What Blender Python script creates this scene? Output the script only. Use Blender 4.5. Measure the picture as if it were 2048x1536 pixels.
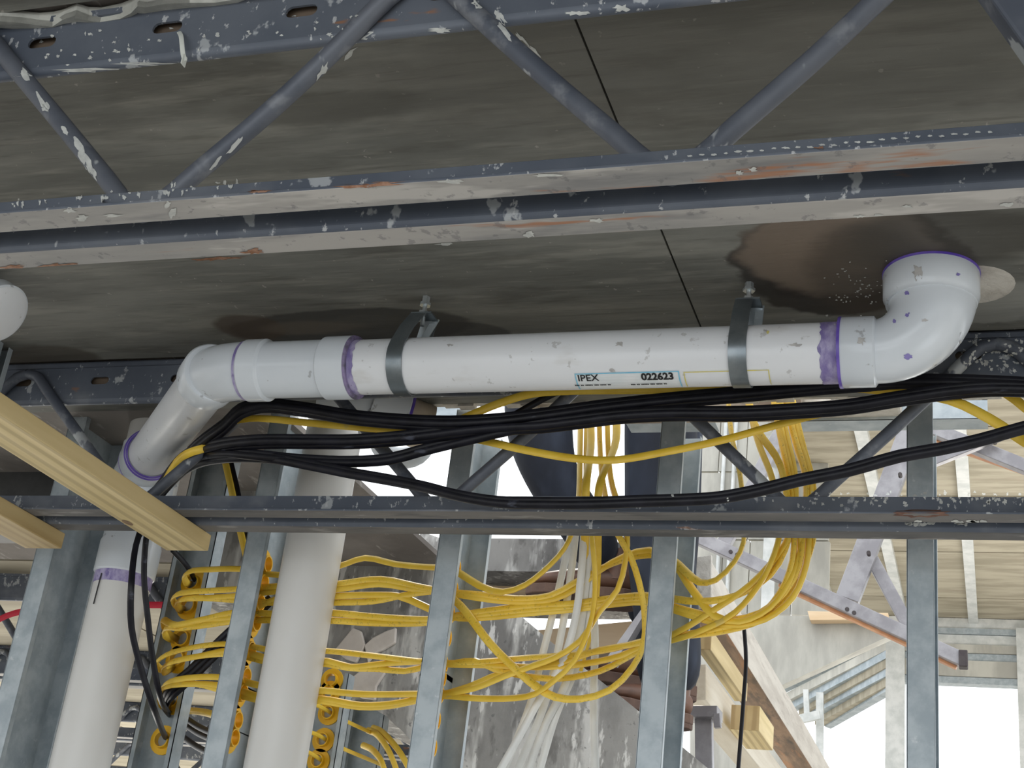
import bpy, bmesh, math, random
from mathutils import Vector, Matrix
random.seed(7)
for o in list(bpy.data.objects): bpy.data.objects.remove(o)
SC = bpy.context.scene
COL = SC.collection
CZ = 1.6                      # eye height above the slab on grade
# ------------------------------------------------------------------ camera
F = 2824.0
AX = (Vector((.947296, .023982, -.319461)), Vector((.299607, -.419393, .856939)), Vector((.113428, .907488, .404475)))
def vec(*a): return Vector(a)
cam_d = bpy.data.cameras.new('camera'); cam = bpy.data.objects.new('camera', cam_d); COL.objects.link(cam)
cam_d.sensor_width = 36; cam_d.lens = 36 * F / 2048; cam_d.clip_start = .02; cam_d.clip_end = 300
right = Vector((AX[0][0], AX[1][0], AX[2][0])); up = Vector((AX[0][1], AX[1][1], AX[2][1])); fwd = Vector((AX[0][2], AX[1][2], AX[2][2]))
m = Matrix((right, up, -fwd)).transposed().to_4x4(); m.translation = (0, 0, CZ)
cam.matrix_world = m
SC.camera = cam
# ------------------------------------------------------------------ light
SC.view_settings.view_transform = 'Standard'; SC.view_settings.look = 'None'
SC.view_settings.gamma = 1; SC.view_settings.use_curve_mapping = False
SC.view_settings.exposure = 0.3
W = bpy.data.worlds.new('overcast_sky'); SC.world = W; W.use_nodes = True
bg = W.node_tree.nodes['Background']; bg.inputs[0].default_value = (.93, .97, 1, 1); bg.inputs[1].default_value = 1.6
def area(name, loc, target, sx, sy, power, color=(1, 1, 1)):
    l = bpy.data.lights.new(name, 'AREA'); l.shape = 'RECTANGLE'; l.size = sx; l.size_y = sy; l.energy = power; l.color = color
    o = bpy.data.objects.new(name, l); COL.objects.link(o); o.location = loc
    o.rotation_euler = (Vector(target) - Vector(loc)).to_track_quat('-Z', 'Y').to_euler()
    return o
sun_d = bpy.data.lights.new('sun', 'SUN'); sun_d.energy = 2.5; sun_d.angle = .03; sun_d.color = (1, .95, .85)
sun = bpy.data.objects.new('sun', sun_d); COL.objects.link(sun); sun.rotation_euler = Vector((.25, -.75, -.9)).to_track_quat('-Z', 'Y').to_euler()
area('fill_behind_camera', (-.9, -2.4, 1.5), (-.6, 2.0, 2.25), 3.2, 1.5, 26, (.86, .93, 1))  # added area lamp behind the camera standing in for daylight; no doorway is built
area('fill_from_right', (1.9, .5, .7), (-.6, 2, 2.3), 1.2, 1.0, 7, (.88, .95, 1))  # added fill lamp from the right; no work light stands there
area('far_bay_fill', (-4.2, 5.0, .25), (-3.2, 4.4, 2.6), 3.5, 3.5, 150, (1, .97, .9))  # added uplight near the floor to brighten the far bay ceiling, like ground bounce
area('upper_floor_fill', (1.0, 9.6, 2.7), (1.0, 9.0, 5.2), 2.5, 2.0, 60, (1, .98, .94))  # added uplight for the upper ceiling, imitating bounced daylight
# ------------------------------------------------------------------ helpers
def at(px, py, Y=None, Z=None, X=None):
    """A reading of the photograph laid on a real plane of the building (z above the eye for Z)."""
    v = Vector((px - 1024, 768 - py, F)); r = Vector((AX[0].dot(v), AX[1].dot(v), AX[2].dot(v)))
    t = Y / r[1] if Y is not None else (Z / r[2] if Z is not None else X / r[0])
    r = r * t; r.z += CZ
    return r
def wpos(o):
    p = Vector((0, 0, 0))
    while o is not None: p += o.location; o = o.parent
    return p
def tag(o, label=None, cat=None, group=None, kind=None):
    if label: o['label'] = label
    if cat: o['category'] = cat
    if group: o['group'] = group
    if kind: o['kind'] = kind
    return o
def empty(name, loc, label=None, cat=None, group=None, kind=None, parent=None):
    o = bpy.data.objects.new(name, None); COL.objects.link(o); o.empty_display_size = .05
    if parent: o.parent = parent; o.location = Vector(loc) - wpos(parent)
    else: o.location = loc
    return tag(o, label, cat, group, kind)
class MB:
    def __init__(s): s.v = []; s.f = []; s.mi = []
    def add(s, vs, fs, mi=0):
        n = len(s.v); s.v += [Vector(v) for v in vs]; s.f += [tuple(i + n for i in f) for f in fs]; s.mi += [mi] * len(fs); return s
    def box(s, a, b, mi=0):
        x0, y0, z0 = a; x1, y1, z1 = b
        return s.add([(x0,y0,z0),(x1,y0,z0),(x1,y1,z0),(x0,y1,z0),(x0,y0,z1),(x1,y0,z1),(x1,y1,z1),(x0,y1,z1)],
              [(0,3,2,1),(4,5,6,7),(0,1,5,4),(1,2,6,5),(2,3,7,6),(3,0,4,7)], mi)
    def bar(s, p, q, w, t, side=None, mi=0):
        """rectangular bar from p to q, w across `side`, t across the third direction"""
        p = Vector(p); q = Vector(q); d = (q - p).normalized()
        side = Vector(side) if side is not None else Vector((0, 1, 0))
        a = (side - d * side.dot(d)).normalized(); b = d.cross(a)
        vs = []
        for c in (p, q):
            for i, j in ((-1,-1),(1,-1),(1,1),(-1,1)): vs.append(c + a * i * w / 2 + b * j * t / 2)
        return s.add(vs, [(0,3,2,1),(4,5,6,7),(0,1,5,4),(1,2,6,5),(2,3,7,6),(3,0,4,7)], mi)
    def prism(s, poly, d, mi=0):
        """closed polygon (3-D points) extruded along d"""
        n = len(poly); poly = [Vector(p) for p in poly]; d = Vector(d)
        return s.add(poly + [p + d for p in poly], [tuple(range(n))[::-1], tuple(range(n, 2*n))] + [(i, (i+1) % n, n + (i+1) % n, n + i) for i in range(n)], mi)
    def sweep(s, pts, radii, n=16, caps=True, mi=0, wide=None):
        """tube along pts; radii numbers or (a,b) pairs; wide: direction of the a axis at the start"""
        pts = [Vector(p) for p in pts]; m_ = len(pts)
        if not isinstance(radii, (list,)): radii = [radii] * m_
        T = []
        for i in range(m_):
            d = pts[min(i+1, m_-1)] - pts[max(i-1, 0)]
            if d.length < 1e-9: d = T[-1] if T else Vector((1,0,0))
            T.append(d.normalized())
        w = Vector(wide) if wide is not None else (Vector((0,0,1)) if abs(T[0].z) < .9 else Vector((1,0,0)))
        a = (w - T[0] * w.dot(T[0])).normalized(); vs = []
        for i in range(m_):
            a = (a - T[i] * a.dot(T[i])).normalized(); b = T[i].cross(a); r = radii[i]
            ra, rb = r if isinstance(r, tuple) else (r, r)
            for k in range(n):
                t = 2 * math.pi * k / n
                vs.append(pts[i] + a * math.cos(t) * ra + b * math.sin(t) * rb)
        fs = [(i*n + k, i*n + (k+1) % n, (i+1)*n + (k+1) % n, (i+1)*n + k) for i in range(m_-1) for k in range(n)]
        if caps: fs += [tuple(range(n))[::-1], tuple(range((m_-1)*n, m_*n))]
        return s.add(vs, fs, mi)
    def build(s, name, mats, parent=None, smooth=None, bevel=None, origin=None):
        me = bpy.data.meshes.new(name)
        if parent is not None: org = wpos(parent)
        elif origin is not None: org = Vector(origin)
        else:
            lo = [min(v[i] for v in s.v) for i in range(3)]; hi = [max(v[i] for v in s.v) for i in range(3)]
            org = Vector(((lo[0]+hi[0])/2, (lo[1]+hi[1])/2, lo[2]))
        me.from_pydata([tuple(v - org) for v in s.v], [], s.f)
        if not isinstance(mats, (list, tuple)): mats = [mats]
        for m_ in mats: me.materials.append(m_)
        me.polygons.foreach_set('material_index', s.mi)
        b = bmesh.new(); b.from_mesh(me); bmesh.ops.recalc_face_normals(b, faces=b.faces); b.to_mesh(me); b.free()
        if smooth:
            me.polygons.foreach_set('use_smooth', [True] * len(me.polygons)); me.set_sharp_from_angle(angle=math.radians(smooth))
        me.update()
        o = bpy.data.objects.new(name, me); COL.objects.link(o)
        if parent is not None: o.parent = parent
        else: o.location = org
        if bevel:
            bv = o.modifiers.new('bevel', 'BEVEL'); bv.width = bevel; bv.segments = 2; bv.limit_method = 'ANGLE'
        return o
def spline(P, step=.02):
    P = [Vector(p) for p in P]
    if len(P) < 3: return P
    Q = [P[0] * 2 - P[1]] + P + [P[-1] * 2 - P[-2]]; out = []
    for i in range(1, len(Q) - 2):
        p0, p1, p2, p3 = Q[i-1:i+3]; k = max(2, int((p2 - p1).length / step))
        d01 = max((p1-p0).length, 1e-4) ** .5; d12 = max((p2-p1).length, 1e-4) ** .5; d23 = max((p3-p2).length, 1e-4) ** .5
        m1 = (p2 - p1) + d12 * ((p1-p0)/d01 - (p2-p0)/(d01+d12)); m2 = (p2 - p1) + d12 * ((p3-p2)/d23 - (p3-p1)/(d12+d23))
        for j in range(k):
            t = j / k; out.append(p1 * (2*t**3 - 3*t*t + 1) + m1 * (t**3 - 2*t*t + t) + p2 * (-2*t**3 + 3*t*t) + m2 * (t**3 - t*t))
    return out + [P[-1]]
# ------------------------------------------------------------------ materials
def mat(name, c1, c2=None, scale=8, stretch=(1,1,1), rough=.6, metal=0, layers=(), bump=0, bscale=None, world=False, detail=5, ramp=(.35,.65), spec=None, wave=None):
    """two tones mixed by noise plus marks: layers = (colour, scale, low, high, strength, stretch)"""
    M = bpy.data.materials.new(name); M.use_nodes = True; nt = M.node_tree; N = nt.nodes; L = nt.links
    P = N['Principled BSDF']; P.inputs['Roughness'].default_value = rough; P.inputs['Metallic'].default_value = metal
    if spec is not None: P.inputs['Specular IOR Level'].default_value = spec
    tc = N.new('ShaderNodeTexCoord'); geo = N.new('ShaderNodeNewGeometry'); info = N.new('ShaderNodeObjectInfo')
    src = geo.outputs['Position'] if world else tc.outputs['Object']
    if not world:
        ad = N.new('ShaderNodeVectorMath'); ad.operation = 'ADD'; mu = N.new('ShaderNodeMath'); mu.operation = 'MULTIPLY'; mu.inputs[1].default_value = 7.3
        L.new(info.outputs['Random'], mu.inputs[0]); L.new(src, ad.inputs[0]); L.new(mu.outputs[0], ad.inputs[1]); src = ad.outputs[0]
    def noise(sc, st, det=5, rg=.6):
        mp = N.new('ShaderNodeMapping'); mp.inputs['Scale'].default_value = st; L.new(src, mp.inputs[0])
        n = N.new('ShaderNodeTexNoise'); n.inputs['Scale'].default_value = sc; n.inputs['Detail'].default_value = det; n.inputs['Roughness'].default_value = rg
        L.new(mp.outputs[0], n.inputs['Vector']); return n.outputs['Fac'], mp
    def mr(x, a, b, c=0., d=1.):
        n = N.new('ShaderNodeMapRange'); n.interpolation_type = 'SMOOTHSTEP'
        for i, v in enumerate((a, b, c, d)): n.inputs[i+1].default_value = v
        L.new(x, n.inputs[0]); return n.outputs[0]
    def mix(fac, a, b):
        n = N.new('ShaderNodeMix'); n.data_type = 'RGBA'; L.new(fac, n.inputs[0])
        if isinstance(a, tuple): n.inputs[6].default_value = (*a, 1)
        else: L.new(a, n.inputs[6])
        if isinstance(b, tuple): n.inputs[7].default_value = (*b, 1)
        else: L.new(b, n.inputs[7])
        return n.outputs[2]
    c2 = c2 or c1
    nf, _ = noise(scale, stretch, detail)
    col = mix(mr(nf, *ramp), c1, c2)
    if wave:
        sc, st, dist, wc, amt = wave
        mp = N.new('ShaderNodeMapping'); mp.inputs['Scale'].default_value = st; L.new(src, mp.inputs[0])
        w = N.new('ShaderNodeTexWave'); w.inputs['Scale'].default_value = sc; w.inputs['Distortion'].default_value = dist; w.inputs['Detail'].default_value = 3
        L.new(mp.outputs[0], w.inputs[0]); col = mix(mr(w.outputs['Fac'], .3, .9, 0, amt), col, wc)
    for (c, sc, lo, hi, st_, stv) in layers:
        f, _ = noise(sc, stv, 4); col = mix(mr(f, lo, hi, 0, st_), col, c)
    M['_'] = 0
    L.new(col, P.inputs['Base Color'])
    if bump:
        bf, _ = noise(bscale or scale * 3, stretch, 4); b = N.new('ShaderNodeBump'); b.inputs['Strength'].default_value = bump; b.inputs['Distance'].default_value = .003
        L.new(bf, b.inputs['Height']); L.new(b.outputs[0], P.inputs['Normal'])
    return M, (nt, P, col, mix, mr, noise, src, N, L)
def MT(*a, **k): return mat(*a, **k)[0]
I3 = (1, 1, 1)
WOODX = (.25, 4, 4)
# form plywood, with the water stains it really has
ply, (nt, P, col, mix, mr, noise, src, N, L) = mat('form_plywood', (.115, .116, .105), (.195, .195, .177), 3.0, (.6, 3.2, 1), .8, world=True, bump=.25, bscale=30,
    layers=[((.07, .067, .056), 2.2, .48, .68, .5, (1, 1.8, 1)), ((.27, .265, .235), 5, .5, .68, .5, (.7, 4, 1)), ((.06, .056, .047), 7, .54, .68, .45, (.6, 2.2, 1)), ((.26, .25, .22), 24, .54, .74, .4, (.35, 4, 1)), ((.05, .045, .04), 26, .55, .75, .4, (.3, 4, 1)), ((.36, .34, .31), 60, .68, .72, .6, I3)])
def stain(c, rx, ry, colr, strength, wob=.5, sharp=.25):
    global col
    sep = N.new('ShaderNodeVectorMath'); sep.operation = 'SUBTRACT'; L.new(src, sep.inputs[0]); sep.inputs[1].default_value = (c[0], c[1], c[2])
    sc = N.new('ShaderNodeVectorMath'); sc.operation = 'MULTIPLY'; L.new(sep.outputs[0], sc.inputs[0]); sc.inputs[1].default_value = (1/rx, 1/ry, 0)
    ln = N.new('ShaderNodeVectorMath'); ln.operation = 'LENGTH'; L.new(sc.outputs[0], ln.inputs[0])
    nf, _ = noise(9, (1, 1.4, 1), 4); a = N.new('ShaderNodeMath'); a.operation = 'MULTIPLY_ADD'; L.new(nf, a.inputs[0]); a.inputs[1].default_value = wob * 2; a.inputs[2].default_value = -wob
    b = N.new('ShaderNodeMath'); b.operation = 'ADD'; L.new(ln.outputs['Value'], b.inputs[0]); L.new(a.outputs[0], b.inputs[1])
    f = mr(b.outputs[0], 1 + sharp/2, 1 - sharp/2, 0, strength)
    col = mix(f, col, colr); return f
stain(at(700, 655, Z=.99), .215, .062, (.034, .033, .033), .8, .18, .12)
stain(at(905, 672, Z=.99), .1, .05, (.034, .033, .033), .7, .2, .12)
stain(at(500, 655, Z=.99), .06, .05, (.06, .042, .03), .8, .3, .3)
stain(at(620, 655, Z=.99), .09, .022, (.15, .125, .1), .45, .5, .7)
stain(at(1690, 520, Z=.99), .155, .155, (.025, .02, .017), .9, .3, .1)
stain(at(1600, 560, Z=.99), .05, .05, (.025, .02, .017), .8, .3, .3)
f2 = stain(at(1675, 500, Z=.99), .13, .125, (.2, .155, .12), .8, .3, .25)
stain(at(1745, 545, Z=.99), .085, .13, (.06, .045, .034), .75, .35, .5)
stain(at(1900, 470, Z=.99), .14, .08, (.04, .036, .03), .7, .35, .6)
stain(at(1990, 600, Z=.99), .12, .06, (.3, .3, .28), .55, .8, .2)
stain(at(110, 720, Z=.99), .1, .06, (.05, .04, .03), .75, .35, .3)
stain(at(1700, 100, Z=.99), .6, .14, (.075, .07, .06), .55, .35, .5)
stain(at(640, 215, Z=.99), .13, .03, (.075, .072, .062), .5, .4, .5)
L.new(col, P.inputs['Base Color'])
rf = N.new('ShaderNodeMix'); rf.data_type = 'FLOAT'; L.new(f2, rf.inputs[0]); rf.inputs[2].default_value = .8; rf.inputs[3].default_value = .4; L.new(rf.outputs[0], P.inputs['Roughness'])

ply_far = MT('pale_plywood', (.28, .25, .185), (.41, .37, .285), 3, (.6, 3, 1), .8, world=True, layers=[((.34, .29, .22), 2.5, .55, .75, .6, (.8, 2, 1))])
concrete = MT('cast_concrete', (.17, .165, .16), (.3, .292, .28), 5, (1,1,.6), .9, bump=.5, bscale=40, world=True,
    layers=[((.6, .59, .57), 7, .52, .64, .75, (2.2, 2.2, .5)), ((.11, .105, .1), 13, .55, .66, .65, (1.5, 1.5, .7)), ((.68, .67, .65), 32, .6, .68, .8, (1.4,1.4,.4)), ((.1,.1,.1), 60, .64,.7,.6,I3)])
slab_soffit = MT('stained_slab_underside', (.13, .115, .105), (.21, .19, .175), 4, (1,1,1), .9, bump=.4, bscale=30, world=True,
    layers=[((.42, .4, .37), 14, .6, .7, .6, (2.5, .6, 1))])
slab_edge = MT('rough_grout_edge', (.4, .37, .33), (.6, .57, .52), 14, I3, .95, bump=1, bscale=60, world=True, layers=[((.2, .16, .12), 10, .55, .68, .8, I3)])
ground_m = MT('ground_slab', (.36, .34, .31), (.46, .44, .4), 1.5, I3, .9)
steel = MT('blue_grey_joist_paint', (.078, .092, .122), (.12, .135, .165), 5, (1,1,1), .55, metal=.15, world=True, bump=.1,
    layers=[((.4, .42, .44), 26, .63, .67, .85, (1, 1, .8)), ((.22, .23, .25), 6, .52, .68, .6, (.8,1,1)), ((.5, .51, .52), 90, .63, .68, .8, (1,1,.6)), ((.28, .13, .06), 5, .68, .72, .8, (1,4,4))])
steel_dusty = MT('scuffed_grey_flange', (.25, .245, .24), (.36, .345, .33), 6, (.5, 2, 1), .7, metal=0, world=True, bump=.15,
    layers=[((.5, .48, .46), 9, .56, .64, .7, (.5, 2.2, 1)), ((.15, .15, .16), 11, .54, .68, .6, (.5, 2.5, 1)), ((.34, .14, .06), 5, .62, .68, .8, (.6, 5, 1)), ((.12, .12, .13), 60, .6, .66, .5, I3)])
steel_dark = MT('rod_paint', (.07, .08, .105), (.11, .12, .145), 10, I3, .5, metal=.15, world=True,
    layers=[((.42, .44, .45), 16, .6, .64, .8, (1, 1, .6)), ((.22, .23, .25), 26, .54, .68, .5, I3)])
splash = MT('paint_splashed_web_steel', (.045, .05, .065), (.08, .09, .11), 10, I3, .5, metal=.1, world=True, layers=[((.5, .53, .56), 60, .55, .62, .85, (1, 1, .6))])
galv = MT('galvanised_steel', (.33, .38, .415), (.45, .5, .53), 22, I3, .45, metal=.3, bump=.03, layers=[((.62, .65, .66), 50, .66, .72, .5, I3), ((.27, .3, .32), 3, .5, .8, .5, (1,1,.3))])
galv_bright = MT('bright_galvanised_track', (.55, .57, .56), (.7, .71, .7), 10, I3, .5, metal=.3)
strap_m = MT('zinc_strap', (.2, .23, .25), (.28, .31, .33), 20, I3, .35, metal=.8)
bolt_m = MT('zinc_bolt', (.5, .55, .57), (.65, .68, .7), 60, I3, .35, metal=.8)
pvc = MT('white_pvc_pipe', (.69, .705, .735), (.75, .765, .795), 4, (.4,1,1), .32, layers=[((.5, .48, .45), 18, .58, .72, .35, (.4, 1, 1)), ((.34, .33, .32), 50, .65, .7, .5, I3)])
pvc_fit = MT('grey_white_pvc_fitting', (.62, .66, .71), (.67, .71, .76), 4, I3, .22, layers=[((.35, .34, .33), 40, .735, .77, .6, I3), ((.2, .19, .2), 30, .66, .7, .5, I3)])
pvc_stack = MT('stack_pipe_pvc', (.6, .59, .57), (.68, .675, .66), 2, (1,1,.5), .38)
primer = MT('purple_primer', (.19, .15, .36), (.42, .38, .56), 30, (2,1,1), .4, layers=[((.1, .07, .26), 40, .6, .68, .7, (2,1,1))])
primer_dk = MT('deep_purple_primer', (.09, .05, .36), (.18, .12, .48), 20, I3, .35)
black = MT('black_cable_jacket', (.004, .004, .007), (.01, .01, .016), 30, I3, .42, spec=.28, layers=[((.1, .11, .15), 30, .66, .74, .5, (.4, 1, 1))])
yel = MT('yellow_cable_jacket', (.74, .48, .035), (.84, .58, .07), 14, I3, .42, layers=[((.5, .44, .24), 26, .64, .72, .35, I3)])
yel_print = MT('printed_yellow_jacket', (.74, .48, .035), (.84, .58, .07), 14, I3, .42, layers=[((.16, .12, .03), 230, .58, .64, .4, (1, 1, 1))])
whi = MT('white_cable_jacket', (.68, .68, .66), (.76, .76, .74), 14, I3, .4)
grom = MT('yellow_plastic_bushing', (.9, .5, .015), (.95, .56, .03), 20, I3, .35)
LY = (6, .35, 6)
lumber = MT('fresh_lumber_grain', (.6, .47, .22), (.74, .6, .33), 4, LY, .7, wave=(2.2, (6, .3, 6), 3.5, (.36, .26, .12), .55), bump=.1)
lumber_gr = MT('weathered_plank', (.46, .41, .35), (.58, .54, .48), 4, LY, .85, layers=[((.36, .2, .12), 3, .5, .66, .7, (4, .8, 4)), ((.2, .17, .15), 5, .58, .7, .7, (3, .6, 3))], bump=.2)
lumber_pale = MT('pale_plank', (.62, .56, .46), (.72, .67, .57), 4, LY, .85, bump=.1)
endgrain = MT('end_grain', (.42, .3, .14), (.5, .37, .19), 4, I3, .8, wave=(9, (1, 1, 1), 2, (.3, .2, .09), .6))
warm_ply = MT('sunlit_plank', (.7, .5, .3), (.8, .62, .42), 5, (.3, 3, 3), .7)
alum = MT('aluminium_rail', (.24, .23, .245), (.34, .33, .345), 12, I3, .4, metal=.45)
fibre = MT('orange_fibreglass_rail', (.5, .22, .1), (.62, .32, .16), 16, I3, .5)
rubber = MT('dark_rubber', (.04, .03, .035), (.06, .05, .05), 16, I3, .7)
denim = MT('dark_denim', (.003, .005, .012), (.009, .014, .028), 6, (1,1,.5), .85, bump=.5, bscale=14, layers=[((.05, .065, .1), 4, .55, .75, .6, (1,1,.5))])
leather = MT('brown_boot_leather', (.075, .035, .022), (.15, .07, .042), 8, I3, .5, bump=.2)
sole_m = MT('boot_sole', (.08, .045, .035), (.12, .07, .05), 20, I3, .8)
skin_m = MT('skin', (.45, .28, .2), (.5, .32, .23), 8, I3, .5)
shirt = MT('grey_work_shirt', (.1, .11, .12), (.14, .15, .16), 8, I3, .9)
redm = MT('red_strap', (.6, .02, .05), None, 8, I3, .5)
board = MT('pale_wall_board', (.38, .37, .335), (.52, .51, .46), 3, (2, 2, .6), .85, layers=[((.48, .46, .4), 4, .56, .7, .5, (2,2,.5))])
tiewhite = MT('nylon_tie', (.6, .62, .58), None, 8, I3, .4)
ink = MT('black_ink', (.012, .012, .014), None, 8, I3, .5)
ink_blue = MT('label_blue', (.16, .48, .68), (.25, .55, .72), 60, I3, .5)
ink_yel = MT('label_yellow', (.68, .58, .1), (.6, .55, .25), 60, I3, .5)
tape = MT('label_paper', (.68, .72, .74), (.74, .76, .78), 40, I3, .4, layers=[((.45, .42, .4), 30, .66, .7, .6, I3)])
plaster = MT('dried_concrete_drip', (.36, .36, .33), (.5, .5, .46), 20, I3, .95, bump=.8, bscale=50)
film = MT('pale_torn_wrap', (.55, .5, .46), (.66, .61, .57), 12, I3, .6, bump=.4)

# ------------------------------------------------------------------ setting
H = CZ + .99                                 # underside of the form plywood
g = MB().box((-40, -25, -.2), (40, 60, 0)).build('floor', ground_m); tag(g, kind='structure')
XE = at(735, 985, Z=.99).x                  # edge of the slab beside the stair opening
YE = 2.175
ceil = empty('ceiling', (0, 0, H), kind='structure')
t = .012
c = MB().box((-5, -2.6, H + t), (3.2, YE, H + .13)).build('slab', slab_soffit, ceil)
SHX = [-5, -3.31, -1.86, -.412, 1.03, 3.2]
for (y0, y1) in ((-1.3, -.02), (-.0, 1.05), (1.097, 1.95), (1.99, YE)):
    for i in range(5):
        x0, x1 = SHX[i], SHX[i+1]
        dx = .0 if y0 < 1 else (-.004 if y0 < 1.5 else -.02)
        j = -.002 * (i % 2)
        MB().box((x0 + .0018 + (dx if i else 0), y0, H + j), (x1 - .0018 + dx, y1, H + t)).build('plywood_sheet', ply, ceil)
c2 = MB().box((-9, YE, H), (XE, 3.16, H + .012)).build('slab_by_opening', slab_soffit, ceil)
c3 = MB().box((-9, 3.16, H + t), (XE - .25, 9, H + .13)).build('slab_beyond', slab_soffit, ceil)
for y0 in (3.3, 4.2, 5.1, 6.0, 6.9):
    for x0 in (-8.6, -7.4, -6.2, -5.0, -3.8, -2.6):
        x1 = min(x0 + 1.19, XE - .26)
        MB().box((x0, y0 + .02, H), (x1, y0 + .88, H + t)).build('pale_plywood_sheet', ply_far, ceil)
MB().box((-8.6, 3.17, H - .001), (XE - .26, 3.3, H + t)).build('plywood_strip', ply_far, ceil)
# rough grout along the slab edge and the white ooze beside the near joist
def ragged(name, px0, px1, f_lo, f_hi, n, Yp, thick, m_, parent, lab=None):
    pts_lo, pts_hi = [], []
    for i in range(n + 1):
        x = px0 + (px1 - px0) * i / n
        pts_hi.append(at(x, f_hi(x), Y=Yp)); pts_lo.append(at(x, f_lo(x) + random.uniform(-5, 5), Y=Yp))
    mb = MB()
    for i in range(n):
        mb.prism([pts_hi[i], pts_hi[i+1], pts_lo[i+1], pts_lo[i]], (0, thick, 0))
    return mb.build(name, m_, parent)
mb = MB(); x = -1.05
xs = [-1.3 + i * .03 for i in range(62)]
for a, b in zip(xs[:-1], xs[1:]):
    mb.box((a, YE + .001, H - random.uniform(-.004, .006)), (b, YE + .02, H + .125))
o = mb.build('edge_of_slab', slab_edge, ceil)
# concrete ooze on the near sheet (top-left of the frame)
ooze_px = [(-40, 55), (0, 52), (40, 55), (75, 60), (105, 62), (125, 50), (150, 42), (175, 50), (200, 54), (240, 45), (262, 36), (275, 22), (290, 26), (330, 18), (380, 14), (430, 14), (475, 8), (490, -4), (520, -2), (545, 6), (560, -6), (640, -12)]
lower = [at(x, y + 4, Z=.981) for x, y in ooze_px]
mid = [at(x, y - 7 - random.uniform(0, 4), Z=.975) for x, y in ooze_px]
upper = [at(x, y - 20 - random.uniform(0, 9), Z=.9885) for x, y in ooze_px]
mb = MB()
for i in range(len(lower) - 1):
    for A, B in ((lower, mid), (mid, upper)):
        mb.prism([A[i], A[i+1], B[i+1], B[i]], (0, 0, .008))
mb.build('concrete_ooze', plaster, ceil, smooth=50)
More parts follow.
